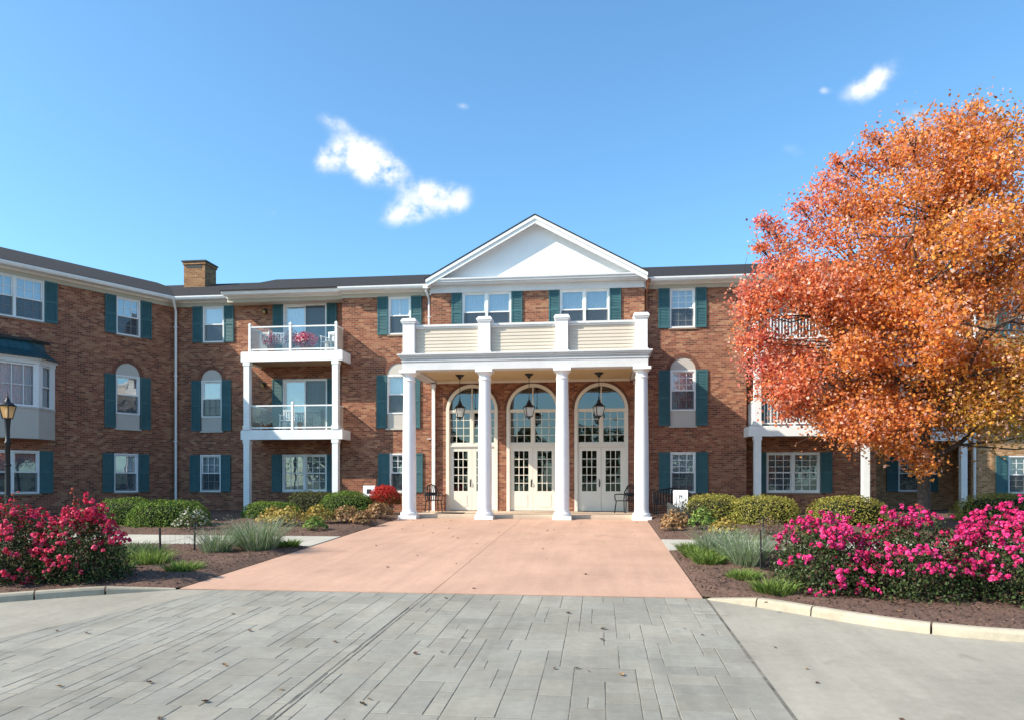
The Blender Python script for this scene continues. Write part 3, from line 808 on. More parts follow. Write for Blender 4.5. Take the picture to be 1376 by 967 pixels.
# ---------------- pediment over the block
cx, hwP = 0.15, 4.05
mb = MB()
mb.box(ID, cx - 4.04, cx + 4.04, 3.12, 3.198, 8.455, 8.72)            # frieze board
mb.box(ID, cx - hwP, cx + hwP, 2.86, 3.196, 8.72, 8.78)
mb.box(ID, cx - hwP - 0.03, cx + hwP + 0.03, 2.79, 3.195, 8.782, 8.86)
mb.box(ID, cx - hwP - 0.06, cx + hwP + 0.06, 2.75, 3.194, 8.862, 8.92)
ped = mb.build('pediment', M['entab'], B)
AP = 11.12
mb = MB()
tri = [(cx - 3.86, 8.92), (cx + 3.86, 8.92), (cx, AP - 0.12)]
mb.prism([(x, 3.12, z) for x, z in tri], [(x, 3.19, z) for x, z in tri]); mb.build('tympanum', M['stucco'], ped)
sl = (AP - 8.92) / hwP
def rake(mb, y0, y1, top, th, ext=0.0):
    """sloping boards along both rakes: top offset above the roof line, th thickness"""
    for sg in (-1, 1):
        pts = [(cx, AP + top), (cx + sg * (hwP + ext), 8.92 - sl * ext + top), (cx + sg * (hwP + ext), 8.92 - sl * ext + top - th), (cx, AP + top - th)]
        mb.prism([(x, y0, z) for x, z in pts], [(x, y1, z) for x, z in pts])
mb = MB(); rake(mb, 2.74, 2.80, 0.0, 0.26, 0.08); rake(mb, 2.70, 2.739, 0.02, 0.12, 0.10); rake(mb, 2.801, 3.13, -0.03, 0.09, 0.0)
mb.build('rake_board', M['white'], ped)
mb = MB(); rake(mb, 2.69, 9.5, 0.075, 0.05, 0.14); mb.build('gable_roof', M['shingle'], ped)
mb = MB()
for sg in (-1, 1):
    mb.box(ID, cx + sg * (hwP + 0.02) - 0.03, cx + sg * (hwP + 0.02) + 0.03, 2.80, 9.0, 8.66, 8.84)
    mb.box(ID, cx + sg * hwP - 0.05 , cx + sg * hwP + 0.05, 3.2, 9.0, 8.42, 8.66)
mb.build('side_fascia', M['trim'], ped)

# ---------------- eaves, roofs, chimney
def eave(F, s0, s1, ov=0.42, base=0.0):
    mb = MB(); mb.box(F, s0, s1, 0.004 + base, 0.05 + base, 8.455, 8.665)
    if base > 0: mb.box(F, s0, s1, 0.004, base + 0.003, 8.455, 8.49)
    fz = mb.build('frieze', M['frieze'], B)
    t = MB()
    t.box(F, s0, s1, 0.004, base + ov, 8.667, 8.69)
    t.box(F, s0, s1, base + ov - 0.02, base + ov + 0.012, 8.692, 8.79)
    t.box(F, s0, s1, base + 0.052, base + 0.11, 8.60, 8.665)
    # gutter: ogee front, open top
    pr = [(ov + 0.013, 8.655), (ov + 0.075, 8.655), (ov + 0.10, 8.69), (ov + 0.125, 8.735), (ov + 0.13, 8.785), (ov + 0.118, 8.785), (ov + 0.10, 8.745), (ov + 0.03, 8.69), (ov + 0.013, 8.69)]
    t.prism([F(s0, base + d, z) for d, z in pr], [F(s1, base + d, z) for d, z in pr])
    t.build('gutter', M['white'], fz)
eave(LW, 0.0, 13.2)
eave(REC, 0.0, 2.62)
eave(REC, 2.62, g(-7.55), base=0.52)
eave(BAY, 0, k(-3.95), ov=0.40)
eave(RGT, 4.25, 7.94, ov=0.40)
eave(RREC, 7.94, 12.9, base=0.70)
eave(FAR, 12.9, 25.2)

def gable(name, F, s0, s1, d_front, d_back, z_eave, z_ridge, th=0.10):
    mb = MB(); dm = (d_front + d_back) / 2
    for a, b in ((d_front, dm), (d_back, dm)):
        mb.prism([F(s0, a, z_eave), F(s0, b, z_ridge), F(s0, b, z_ridge + th), F(s0, a, z_eave + th * 0.5)], [F(s1, a, z_eave), F(s1, b, z_ridge), F(s1, b, z_ridge + th), F(s1, a, z_eave + th * 0.5)])
    return mb.build(name, M['shingle'], B)
rf = gable('roof', Frame(0, 3.5, 1, 0), -12.42, 12.92, 0.42, -9.9, 8.775, 10.52)
gable('roof', Frame(0, 6.7, 1, 0), 12.92, 25.4, 0.44, -8.0, 8.775, 10.2)
gable('roof', Frame(0, 4.2, 1, 0), -19, -12.42, 0.44, -9.2, 8.775, 10.5)
gable('roof', LW, -1.9, 13.3, 0.46, -9.6, 8.775, 10.5)
# give the chimney brick coordinates
mb2 = MB()
def brick_box(x0, x1, y0, y1, z0, z1):
    mb2.face([(x0, y0, z0), (x1, y0, z0), (x1, y0, z1), (x0, y0, z1)], [(x0, z0), (x1, z0), (x1, z1), (x0, z1)])
    mb2.face([(x1, y0, z0), (x1, y1, z0), (x1, y1, z1), (x1, y0, z1)], [(y0, z0), (y1, z0), (y1, z1), (y0, z1)])
    mb2.face([(x0, y1, z0), (x0, y0, z0), (x0, y0, z1), (x0, y1, z1)], [(y1, z0), (y0, z0), (y0, z1), (y1, z1)])
    mb2.face([(x1, y1, z0), (x0, y1, z0), (x0, y1, z1), (x1, y1, z1)], [(x1, z0), (x0, z0), (x0, z1), (x1, z1)])
    mb2.face([(x0, y0, z1), (x1, y0, z1), (x1, y1, z1), (x0, y1, z1)], [(x0, y0), (x1, y0), (x1, y1), (x0, y1)])
    mb2.face([(x0, y0, z0), (x1, y0, z0), (x1, y1, z0), (x0, y1, z0)], [(x0, y0), (x1, y0), (x1, y1), (x0, y1)])
brick_box(-16.48, -15.45, 7.4, 8.4, 9.6, 11.2); brick_box(-16.52, -15.41, 7.36, 8.44, 11.2, 11.32)
chim = mb2.build('chimney', M['brick_chimney'], rf)
mb = MB(); mb.box(ID, -16.56, -15.37, 7.32, 8.48, 11.321, 11.38); mb.box(ID, -16.35, -15.6, 7.388, 7.396, 11.04, 11.18)
mb.build('chimney_cap', M['black'], rf)

# downspouts
def downspout(x, y, z0, z1=8.7, m='white', off=(0, 0)):
    mb = MB(); mb.tube([(x + off[0], y + off[1], z1), (x + off[0], y + off[1], z1 - 0.12), (x, y, z1 - 0.42), (x, y, z0)], 0.048, 8)
    for z in (2.9, 5.6, 7.6):
        mb.box(ID, x - 0.075, x + 0.075, y - 0.055, y + 0.05, z, z + 0.03)
    mb.box(ID, x + off[0] - 0.09, x + off[0] + 0.09, y + off[1] - 0.09, y + off[1] + 0.09, z1 - 0.08, z1 + 0.08)
    mb.build('downspout', M[m], B, smooth=True)
downspout(-14.86, 4.06, -0.3, off=(0.08, -0.28))
downspout(-4.02, 3.42, 5.6, m='trim', off=(-0.05, -0.35))
downspout(4.28, 3.42, 5.6, m='terracotta', off=(0.05, -0.35))
downspout(17.32, 6.6, -0.2, m='trim')

# bay window of the left wing --------------------------------------------
def bay_window():
    P = [(4.62, 0.0), (5.42, 0.60), (7.10, 0.60), (7.9, 0.0)]
    def ring(z0, z1, grow=0.0, inner=None):
        pass
    mb = MB()
    def pr(z0, z1, gr):
        q = [(4.62 - gr, 0.002), (5.42 - gr * 0.5, 0.60 + gr), (7.10 + gr * 0.5, 0.60 + gr), (7.9 + gr, 0.002)]
        mb.prism([LW(s, d, z0) for s, d in q], [LW(s, d, z1) for s, d in q])
    pr(2.76, 3.802, 0.0); pr(3.80, 3.86, 0.03)
    w = mb.build('bay_window', M['beige'], B)
    mb = MB(); pr(5.36, 5.502, 0.03); pr(5.50, 5.56, 0.10); mb.build('bay_cornice', M['trim'], w)
    fr = MB(); gl = MB(); cu = MB()
    def face_window(a, b, cols, rows, split):
        ax, ay, _ = LW(a[0], a[1], 0); bx, by, _ = LW(b[0], b[1], 0)
        F = Frame(bx, by, ax - bx, ay - by)
        L_ = math.hypot(ax - bx, ay - by)
        m = 0.10 if L_ > 1.2 else 0.22
        fr.box(F, 0, m, -0.10, 0.0, 3.862, 5.36); fr.box(F, L_ - m, L_, -0.10, 0.0, 3.862, 5.36)
        z0, z1 = 3.87, 5.35
        zm = (z0 + z1) / 2
        if split:
            sash_parts(fr, F, m, L_ - m, z0, zm + 0.02, cols, rows, -0.07, -0.02); sash_parts(fr, F, m, L_ - m, zm - 0.02, z1, cols, rows, -0.06, -0.01)
        else: sash_parts(fr, F, m, L_ - m, z0, z1, cols, rows, -0.07, -0.02, 0.06)
        quad_uv(gl, F, m, L_ - m, -0.05, z0, z1); quad_uv(cu, F, 0.02, L_ - 0.02, -0.13, z0, z1)
    face_window(P[0], P[1], 1, 1, True); face_window(P[1], P[2], 4, 2, False); face_window(P[2], P[3], 1, 1, True)
    fr.build('bay_frame', M['white'], w); gl.build('pane', M['glass_bay'], w); cu.build('curtain', M['drape'], w)
    rf_ = MB()
    q0 = [(4.45, 0.002), (5.30, 0.80), (7.2, 0.80), (8.07, 0.002)]
    q1 = [(4.9, 0.002), (5.55, 0.36), (6.95, 0.36), (7.6, 0.002)]
    q2 = [(5.0, 0.002), (5.6, 0.22), (6.9, 0.22), (7.5, 0.002)]
    A = [LW(s, d, 5.565) for s, d in q0]; Bq = [LW(s, d, 5.86) for s, d in q1]; C_ = [LW(s, d, 6.18) for s, d in q2]
    rf_.prism(A, Bq); rf_.prism(Bq, C_)
    # standing seams
    for t in np.linspace(0, 1, 7):
        p0 = np.array(A[1]) * (1 - t) + np.array(A[2]) * t; p1 = np.array(Bq[1]) * (1 - t) + np.array(Bq[2]) * t; p2 = np.array(C_[1]) * (1 - t) + np.array(C_[2]) * t
        rf_.tube([p0, p1, p2], 0.018, 5)
    rf_.build('metal_roof', M['teal_metal'], w)
    cp = MB(); q3 = [(4.8, 0.002), (5.5, 0.30), (7.0, 0.30), (7.7, 0.002)]
    cp.prism([LW(s, d, 6.18) for s, d in q3], [LW(s, d, 6.27) for s, d in q3]); cp.build('roof_flashing', M['black'], w)
bay_window()

# balconies ----------------------------------------------------------------
def balcony(x0, x1, yw, yf, z0, z1, posts, name_mat='white', rail_h=1.0, glass=True, mids=()):
    mb = MB()
    mb.box(ID, x0, x1, yf, yf + 0.10, z0, z1); mb.box(ID, x0, x0 + 0.10, yf + 0.10, yw - 0.003, z0, z1); mb.box(ID, x1 - 0.10, x1, yf + 0.10, yw - 0.003, z0, z1)
    mb.box(ID, x0 + 0.02, x1 - 0.02, yf + 0.02, yw - 0.004, z1 + 0.002, z1 + 0.03)
    b = mb.build('balcony', M['white'], B)
    s = MB(); s.box(ID, x0 + 0.10, x1 - 0.10, yf + 0.10, yw - 0.004, z0 + 0.04, z1); s.build('balcony_soffit', M['soffit'], b)
    y = yf + 0.16
    zr0, zr1 = z1 + 0.10, z1 + rail_h
    xs = [x0 + 0.30] + list(mids) + [x1 - 0.30]
    for i, x in enumerate(xs):
        p = MB(); p.box(ID, x - 0.045, x + 0.045, y - 0.045, y + 0.045, z1 + 0.03, zr1 + 0.06)
        p.prism([(x - 0.06, y - 0.06, zr1 + 0.06), (x + 0.06, y - 0.06, zr1 + 0.06), (x + 0.06, y + 0.06, zr1 + 0.06), (x - 0.06, y + 0.06, zr1 + 0.06)], [(x - 0.02, y - 0.02, zr1 + 0.13), (x + 0.02, y - 0.02, zr1 + 0.13), (x + 0.02, y + 0.02, zr1 + 0.13), (x - 0.02, y + 0.02, zr1 + 0.13)])
        p.build('rail_post', M['white'], b)
    rl = MB()
    rl.box(ID, xs[0], xs[-1], y - 0.03, y + 0.03, zr1 - 0.05, zr1); rl.box(ID, xs[0], xs[-1], y - 0.025, y + 0.025, zr0, zr0 + 0.05)
    for x in (xs[0], xs[-1]):
        rl.box(ID, x - 0.03, x + 0.03, y + 0.03, yw - 0.006, zr1 - 0.05, zr1); rl.box(ID, x - 0.025, x + 0.025, y + 0.03, yw - 0.006, zr0, zr0 + 0.05)
    if not glass:
        n = int((xs[-1] - xs[0]) / 0.11)
        for q in range(n):
            x = xs[0] + (xs[-1] - xs[0]) * (q + 0.5) / n; rl.box(ID, x - 0.014, x + 0.014, y - 0.014, y + 0.014, zr0 + 0.05, zr1 - 0.05)
        for x in (xs[0], xs[-1]):
            for q in range(10):
                yy = y + (yw - y) * (q + 0.5) / 10; rl.box(ID, x - 0.014, x + 0.014, yy - 0.014, yy + 0.014, zr0 + 0.05, zr1 - 0.05)
    rl.build('railing', M['white'], b)
    if glass:
        gp = MB()
        gp.face([(xs[0], y, zr0 + 0.03), (xs[-1], y, zr0 + 0.03), (xs[-1], y, zr1 - 0.03), (xs[0], y, zr1 - 0.03)])
        gp.build('rail_pane', M['glass_rail'], b)
        sp = MB()
        for x in (xs[0], xs[-1]): sp.face([(x, y, zr0 + 0.03), (x, yw, zr0 + 0.03), (x, yw, zr1 - 0.03), (x, y, zr1 - 0.03)])
        sp.build('side_screen', M['side_screen'], b)
    for x, pz0, pz1 in posts:
        p = MB(); p.box(ID, x - 0.115, x + 0.115, yf + 0.02, yf + 0.25, pz0, pz1)
        p.box(ID, x - 0.14, x + 0.14, yf + 0.005, yf + 0.265, pz1 - 0.14, pz1 - 0.002); p.box(ID, x - 0.14, x + 0.14, yf - 0.005, yf + 0.275, pz0, pz0 + 0.16)
        p.build('support_post', M['white'], b)
M['side_screen'] = veil_mat('beige_screen', (0.55, 0.50, 0.42), 0.75)
balcony(-11.28, -7.20, 4.2, 2.55, 5.88, 6.24, [(-11.06, 3.26, 5.88), (-7.50, 3.26, 5.88)], mids=(-9.33,), rail_h=1.02)
balcony(-11.28, -7.20, 4.2, 2.55, 2.88, 3.22, [(-11.06, -0.3, 2.88), (-7.50, -0.3, 2.88)], mids=(-9.25,))
balcony(7.84, 12.2, 4.2, 2.55, 5.88, 6.24, [(8.16, 3.26, 5.88), (11.86, 3.26, 5.88)], glass=False)
balcony(7.84, 12.2, 4.2, 2.55, 2.88, 3.22, [(8.16, -0.3, 2.88), (11.86, -0.3, 2.88)], glass=False)
balcony(12.9, 17.15, 8.3, 6.5, 5.88, 6.24, [(16.9, 3.26, 5.88)], glass=False)
balcony(12.9, 17.15, 8.3, 6.5, 2.88, 3.22, [(16.9, -0.3, 2.88)], glass=False)
for nm_y, z in ((3.3, 5.86),):
    pass

# ------------------------------------------------------------------ foliage tools
def unit(v): return v / np.maximum(np.linalg.norm(v, axis=-1, keepdims=True), 1e-9)

def leaf_cloud(name, pos, nrm, size, col, mat, parent=None, aspect=0.62, fold=0.18):
    n = len(pos); pos = np.asarray(pos, float); nrm = unit(np.asarray(nrm, float))
    rnd = unit(RNG.normal(size=(n, 3)))
    a = unit(np.cross(nrm, rnd)); b = np.cross(nrm, a)
    size = np.broadcast_to(np.asarray(size, float), (n,))[:, None]
    asp = aspect * RNG.uniform(0.75, 1.25, (n, 1))
    V = np.empty((n, 4, 3))
    V[:, 0] = pos - a * size * 0.5
    V[:, 1] = pos + b * size * asp * 0.5 + nrm * size * fold + a * size * 0.06
    V[:, 2] = pos + a * size * 0.5 + nrm * size * RNG.uniform(-0.2, 0.15, (n, 1))
    V[:, 3] = pos - b * size * asp * 0.5 + nrm * size * fold + a * size * 0.06
    me = bpy.data.meshes.new(name)
    me.vertices.add(n * 4); me.vertices.foreach_set('co', V.reshape(-1))
    idx = (np.arange(n) * 4)[:, None]
    T = np.concatenate([idx + [0, 1, 2], idx + [0, 2, 3]], axis=1).reshape(-1)
    me.loops.add(len(T)); me.loops.foreach_set('vertex_index', T.astype(np.int32))
    me.polygons.add(n * 2); me.polygons.foreach_set('loop_start', np.arange(0, len(T), 3, dtype=np.int32))
    me.update(calc_edges=True)
    ca = me.color_attributes.new('Col', 'FLOAT_COLOR', 'POINT')
    C4 = np.ones((n, 4, 4)); C4[:, :, :3] = np.asarray(col)[:, None, :]
    ca.data.foreach_set('color', C4.reshape(-1))
    me.materials.append(mat)
    o = bpy.data.objects.new(name, me); COL.objects.link(o)
    if parent is not None: o.parent = parent
    return o

def blades(name, base, height, lean, width, col, mat, parent=None, droop=0.3):
    """grass-like blades: base (n,3), height (n,), lean (n,2)"""
    n = len(base); base = np.asarray(base, float)
    h = np.asarray(height)[:, None]; ln = np.asarray(lean)
    dirv = np.concatenate([ln, np.ones((n, 1))], axis=1)
    mid = base + dirv * h * 0.55
    tip = base + dirv * h * np.array([1.35, 1.35, 1.0]) - np.array([0, 0, 1]) * h * droop * np.linalg.norm(ln, axis=1, keepdims=True)
    an = RNG.uniform(0, math.pi, n); sd = np.stack([np.cos(an), np.sin(an), np.zeros(n)], 1) * np.broadcast_to(width, (n,))[:, None]
    V = np.stack([base - sd * 0.5, base + sd * 0.5, mid + sd * 0.45, tip, mid - sd * 0.45], 1)
    me = bpy.data.meshes.new(name)
    me.vertices.add(n * 5); me.vertices.foreach_set('co', V.reshape(-1))
    idx = (np.arange(n) * 5)[:, None]
    T = np.concatenate([idx + [0, 1, 2], idx + [0, 2, 4], idx + [4, 2, 3]], axis=1).reshape(-1)
    me.loops.add(len(T)); me.loops.foreach_set('vertex_index', T.astype(np.int32))
    me.polygons.add(n * 3); me.polygons.foreach_set('loop_start', np.arange(0, len(T), 3, dtype=np.int32))
    me.update(calc_edges=True)
    ca = me.color_attributes.new('Col', 'FLOAT_COLOR', 'POINT')
    C4 = np.ones((n, 5, 4)); C4[:, :, :3] = np.asarray(col)[:, None, :]
    ca.data.foreach_set('color', C4.reshape(-1)); me.materials.append(mat)
    o = bpy.data.objects.new(name, me); COL.objects.link(o)
    if parent is not None: o.parent = parent
    return o

def pick(cols, n, jit=0.18, w=None):
    cols = np.asarray(cols, float); i = RNG.choice(len(cols), n, p=w)
    return np.clip(cols[i] * RNG.uniform(1 - jit, 1 + jit, (n, 1)) * RNG.uniform(0.94, 1.06, (n, 3)), 0, 1)

def stems(name, pts_list, mat, parent, r=0.012):
    mb = MB()
    for a, b in pts_list:
        a = np.array(a); b = np.array(b); m = (a + b) / 2 + RNG.normal(size=3) * 0.06
        mb.tube([a, m, b], [r, r * 0.8, r * 0.45], 5, cap=False)
    return mb.build(name, mat, parent)

# ------------------------------------------------------------------ the autumn tree
def autumn_tree(loc):
    t = thing('autumn_tree', 'large tree in orange and red autumn leaves in front of the brick building', 'tree', loc)
    zt = np.array([2.4, 3.0, 3.7, 4.7, 6.0, 7.1, 8.1, 9.2, 10.2, 11.1])
    rt = np.array([2.2, 3.1, 3.85, 4.4, 4.5, 4.0, 3.5, 3.0, 2.3, 1.0])
    ct = np.array([0.5, 0.45, 0.35, 0.2, 0.2, 0.4, 0.6, 0.7, 0.8, 0.9])
    clumps = []
    rnd = random.Random(21)
    while len(clumps) < 140:
        z = rnd.uniform(2.8, 10.9); a = rnd.uniform(0, 2 * math.pi)
        R0 = np.interp(z, zt, rt) * (1 + 0.13 * math.sin(3 * a + z) + 0.10 * math.sin(5 * a - 1.7 * z)); c0 = np.interp(z, zt, ct)
        f = 1 - rnd.random() ** 1.7 * 0.75
        rr = max(0.1, R0 * f - 0.55)
        p = np.array([c0 + rr * math.cos(a), rr * math.sin(a), z])
        if z < 3.2 and abs(p[0]) < 0.9 and p[1] < 0.5 and p[0] > -0.1: continue
        clumps.append((p, rnd.uniform(0.42, 0.85)))
    for _ in range(15):       # the full skirt of the crown towards the balconies
        clumps.append((np.array((rnd.uniform(-3.8, -0.6), rnd.uniform(-2.2, 1.6), rnd.uniform(3.4, 7.2))), rnd.uniform(0.42, 0.75)))
    # projecting sprays that break the outline (a long one to the upper left)
    for p, r in (((-2.7, 0.2, 9.0), 0.42), ((-2.3, -0.3, 9.3), 0.42), ((-3.0, 0.0, 8.2), 0.45), ((-1.9, 0.2, 9.8), 0.38), ((-2.6, -0.5, 7.8), 0.45), ((-3.5, -1.0, 6.2), 0.55), ((-4.3, -0.4, 4.5), 0.5), ((-4.0, -0.5, 3.8), 0.46), ((-3.6, -0.5, 3.3), 0.42), ((-4.5, -0.4, 5.1), 0.46), ((-3.3, -0.9, 4.1), 0.55), ((-4.6, -0.4, 6.5), 0.4), ((-4.7, -0.4, 6.0), 0.36), ((-2.8, -1.3, 5.9), 0.6), ((-3.1, -0.8, 6.7), 0.55), ((-4.1, -0.8, 6.3), 0.45), ((-4.4, -0.7, 5.8), 0.45), ((-2.2, -1.2, 6.5), 0.55),
                 ((-4.0, -0.6, 8.0), 0.36), ((-4.3, -0.6, 8.3), 0.26), ((-3.7, -0.6, 7.5), 0.42), ((-4.1, -0.5, 7.1), 0.36), ((-4.35, -0.6, 7.6), 0.22),
                 ((-1.6, 0, 10.1), 0.42), ((-1.35, -0.2, 10.6), 0.26), ((0.6, 0.1, 11.05), 0.36), ((1.2, -0.2, 11.2), 0.32), ((1.9, 0.2, 10.8), 0.34), ((-2.5, 0.3, 9.6), 0.34), ((-2.2, 0.1, 10.1), 0.2), ((-3.2, 0, 8.8), 0.34), ((2.7, 0.1, 10.3), 0.4),
                 ((-4.4, -0.5, 5.2), 0.42), ((-3.9, -0.6, 4.3), 0.42), ((-3.3, -0.7, 3.4), 0.4), ((-2.7, -1.0, 2.9), 0.42), ((-2.0, -1.2, 2.6), 0.42), ((-1.2, -1.2, 2.45), 0.5), ((-0.6, -1.0, 2.05), 0.42), ((-0.35, -1.0, 1.7), 0.3), ((1.6, -1.2, 2.9), 0.5), ((2.5, -1.2, 2.6), 0.5), ((3.0, -1.4, 2.3), 0.4)):
        clumps.append((np.array(p, float), r))
    P, NR, S, Cc = [], [], [], []
    for p, r in clumps:
        dens = (0.85 if p[2] < 7.0 else max(0.36, 0.85 - (p[2] - 7.0) * 0.25)) * rnd.uniform(0.7, 1.15)
        n = int(2350 * r ** 2 * dens * 1.2) + 100
        q = RNG.normal(size=(n, 3)) * r * np.array([0.60, 0.60, 0.44])
        pts = p + q
        P.append(pts); out = unit(pts - np.array([0.2, 0, 5.0])); NR.append(out * 0.25 + RNG.normal(size=(n, 3)) * 0.8 + np.array([0, 0, 0.2]))
        S.append(RNG.uniform(0.055, 0.118, n))
        # leaf colour turns with the branch: pinkish red outside left and on top, orange in the body, olive low on the right
        k = rnd.random()
        w_pink = max(0.0, min(1.0, (-p[0] - 1.8) / 3.0 * 0.8 + max(0, p[2] - 7.5) / 5.0)) * rnd.uniform(0.35, 1.35)
        w_gold = max(0.0, min(1.0, 0.40 + p[0] / 5.0 + (6.0 - abs(p[2] - 6.5)) / 18.0)) * k
        w_green = max(0.0, min(1.0, (p[0] - 0.1) / 1.6)) * max(0.0, min(1.0, (5.4 - p[2]) / 2.2)) * rnd.uniform(0.5, 1.2)
        base = np.array([0.86, 0.285, 0.075])
        mix = base * 1.0
        mix = mix * (1 - min(1, w_pink)) + np.array([0.88, 0.23, 0.19]) * min(1, w_pink)
        mix = mix * (1 - 0.75 * w_gold) + np.array([0.90, 0.46, 0.07]) * 0.75 * w_gold
        mix = mix * (1 - min(1, w_green)) + np.array([0.40, 0.36, 0.07]) * min(1, w_green)
        c = mix * RNG.uniform(0.6, 1.3, (n, 1)) * RNG.uniform(0.85, 1.15, (n, 3))
        pale = RNG.random(n) < 0.18  # sunlit highlights, put into the colour of random leaves
        c[pale] = np.array([0.90, 0.55, 0.42]) * RNG.uniform(0.8, 1.1, (int(pale.sum()), 1))
        dark = RNG.random(n) < 0.10
        c[dark] = c[dark] * np.array([0.5, 0.4, 0.5])
        Cc.append(np.clip(c, 0, 0.9))
    P = np.concatenate(P); crown = leaf_cloud('crown', P, np.concatenate(NR), np.concatenate(S), np.concatenate(Cc), M['leaf_tree'], t, aspect=0.8, fold=0.14)
    # trunk and limbs
    mb = MB()
    mb.tube([(0, 0, -0.3), (0, 0, 0.1), (0.01, 0, 0.6), (0.03, 0.02, 1.5), (0.02, 0, 2.4), (0.06, 0, 3.6), (0.15, 0.05, 5.6), (0.4, 0, 7.2), (0.55, 0, 8.4)], [0.26, 0.2, 0.165, 0.155, 0.15, 0.125, 0.1, 0.06, 0.02], 12)
    nodes = [(np.array((0.02, 0, 2.4)), 0.06), (np.array((0.06, 0, 3.6)), 0.06), (np.array((0.15, 0.05, 5.6)), 0.05), (np.array((0.4, 0, 7.2)), 0.04), (np.array((0.55, 0, 8.4)), 0.03)]
    for i in range(10):
        a = i * 2.4; z0 = 1.95 + 0.40 * i; L_ = np.interp(z0 + 2.2, zt, rt) * 0.62 * (1.0 if i < 8 else 0.6)
        el = R(34 + 1.6 * i)
        pts = [np.array((0.03, 0, z0))]
        for s in (0.33, 0.66, 1.0):
            d = L_ * s; pts.append(np.array((0.05 + d * math.cos(a), d * math.sin(a), z0 + d * math.tan(el) * (0.75 + 0.25 * s))) + RNG.normal(size=3) * 0.08)
        mb.tube(pts, [0.085 - 0.003 * i, 0.06, 0.042, 0.02], 7)
        for p in pts[1:]: nodes.append((p, 0.03))
    for p, r in clumps:
        below = [n for n, _ in nodes if n[2] < p[2] + 0.2] or [nodes[0][0]]
        q = min(below, key=lambda n: np.linalg.norm(n - p) + 0.4 * abs(n[2] - p[2]))
        m = (p + q) / 2 + np.array((0, 0, -0.12)) + RNG.normal(size=3) * 0.1
        mb.tube([q, m, p], [0.03, 0.02, 0.009], 5, cap=False)
        for _ in range(5):
            e = p + RNG.normal(size=3) * r * (0.7 if p[2] < 8 else 0.42) + np.array((0, 0, r * (0.35 if p[2] < 8 else 0.1)))
            mb.tube([m * 0.3 + p * 0.7, (p + e) / 2 + RNG.normal(size=3) * 0.05, e], [0.011, 0.008, 0.004], 4, cap=False)
    mb.build('trunk', M['bark'], t, smooth=True)
    return t
autumn_tree((11.18, -3.71, gz(-3.71) + 0.05))

# ------------------------------------------------------------------ shrubs
def superell(n, a, b, c, e=3.0):
    """points on the upper part of a rounded box"""
    d = unit(RNG.normal(size=(n, 3))); d[:, 2] = np.abs(d[:, 2]) * 1.0 - 0.12
    k = (np.abs(d[:, 0]) ** e + np.abs(d[:, 1]) ** e + np.abs(d[:, 2]) ** e) ** (-1 / e)
    return d * k[:, None] * np.array([a, b, c]), unit(d / np.array([a, b, c]))

def clipped_hedge(loc, a, b, c, rz, cols, label, group, n=7000, sz=0.05):
    t = thing('clipped_shrub', label, 'shrub', loc, rz, group)
    p, nr = superell(n, a, b, c)
    lump = 1 + 0.06 * vnoise(p[:, 0] * 1.0 + loc[0], p[:, 1] * 1.0 + loc[1], 2.6)
    p = p * lump[:, None] * RNG.uniform(0.86, 1.04, (n, 1))
    p[:, 2] = np.maximum(p[:, 2], -0.05) + 0.10
    nr = nr * 0.7 + RNG.normal(size=(n, 3)) * 0.6 + np.array([0, 0, 0.3])
    col = pick(cols, n, 0.3)
    leaf_cloud('foliage', p, nr, RNG.uniform(sz * 0.7, sz * 1.35, n), col, M['leaf'], t)
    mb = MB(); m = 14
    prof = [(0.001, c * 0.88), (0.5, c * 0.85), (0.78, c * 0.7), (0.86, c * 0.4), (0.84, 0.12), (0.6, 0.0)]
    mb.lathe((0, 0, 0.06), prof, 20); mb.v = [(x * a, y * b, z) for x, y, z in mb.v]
    mb.build('shaded_core', M['shade_core'], t, smooth=True)
    return t
M['shade_core'] = noisy('inner_shade', (0.02, 0.022, 0.012), 1.0, 0.4, 14)  # solid filler; the shade inside the shrub is put into its dark colour

GREEN = [(0.12, 0.20, 0.03), (0.17, 0.26, 0.04), (0.075, 0.13, 0.022), (0.22, 0.29, 0.055)]
OLIVE = [(0.10, 0.11, 0.035), (0.15, 0.14, 0.05), (0.07, 0.08, 0.025)]
LIME = [(0.29, 0.29, 0.05), (0.38, 0.34, 0.07), (0.20, 0.22, 0.04), (0.44, 0.36, 0.10)]
HG = 'clipped shrubs along the brick walls'
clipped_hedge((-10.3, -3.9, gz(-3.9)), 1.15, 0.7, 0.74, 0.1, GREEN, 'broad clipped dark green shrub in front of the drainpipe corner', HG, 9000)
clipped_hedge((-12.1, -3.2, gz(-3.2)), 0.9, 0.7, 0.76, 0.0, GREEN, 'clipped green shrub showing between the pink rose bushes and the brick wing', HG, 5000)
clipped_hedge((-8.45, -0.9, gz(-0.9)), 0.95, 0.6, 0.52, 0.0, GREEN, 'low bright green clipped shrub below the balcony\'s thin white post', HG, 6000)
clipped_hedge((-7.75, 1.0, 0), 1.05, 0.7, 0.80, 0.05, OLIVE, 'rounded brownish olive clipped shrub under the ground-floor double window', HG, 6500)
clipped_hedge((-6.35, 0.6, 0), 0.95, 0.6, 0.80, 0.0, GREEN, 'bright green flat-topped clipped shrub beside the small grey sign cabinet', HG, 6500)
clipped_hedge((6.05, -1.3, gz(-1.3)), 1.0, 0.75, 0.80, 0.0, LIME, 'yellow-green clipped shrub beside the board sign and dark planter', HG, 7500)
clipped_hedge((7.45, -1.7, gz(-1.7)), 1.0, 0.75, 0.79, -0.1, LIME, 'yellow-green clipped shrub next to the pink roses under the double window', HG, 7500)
clipped_hedge((9.9, -1.6, gz(-1.6)), 1.1, 0.7, 0.78, 0.0, LIME, 'yellow-green clipped shrub behind the pink roses by the white balcony post', HG, 6000)
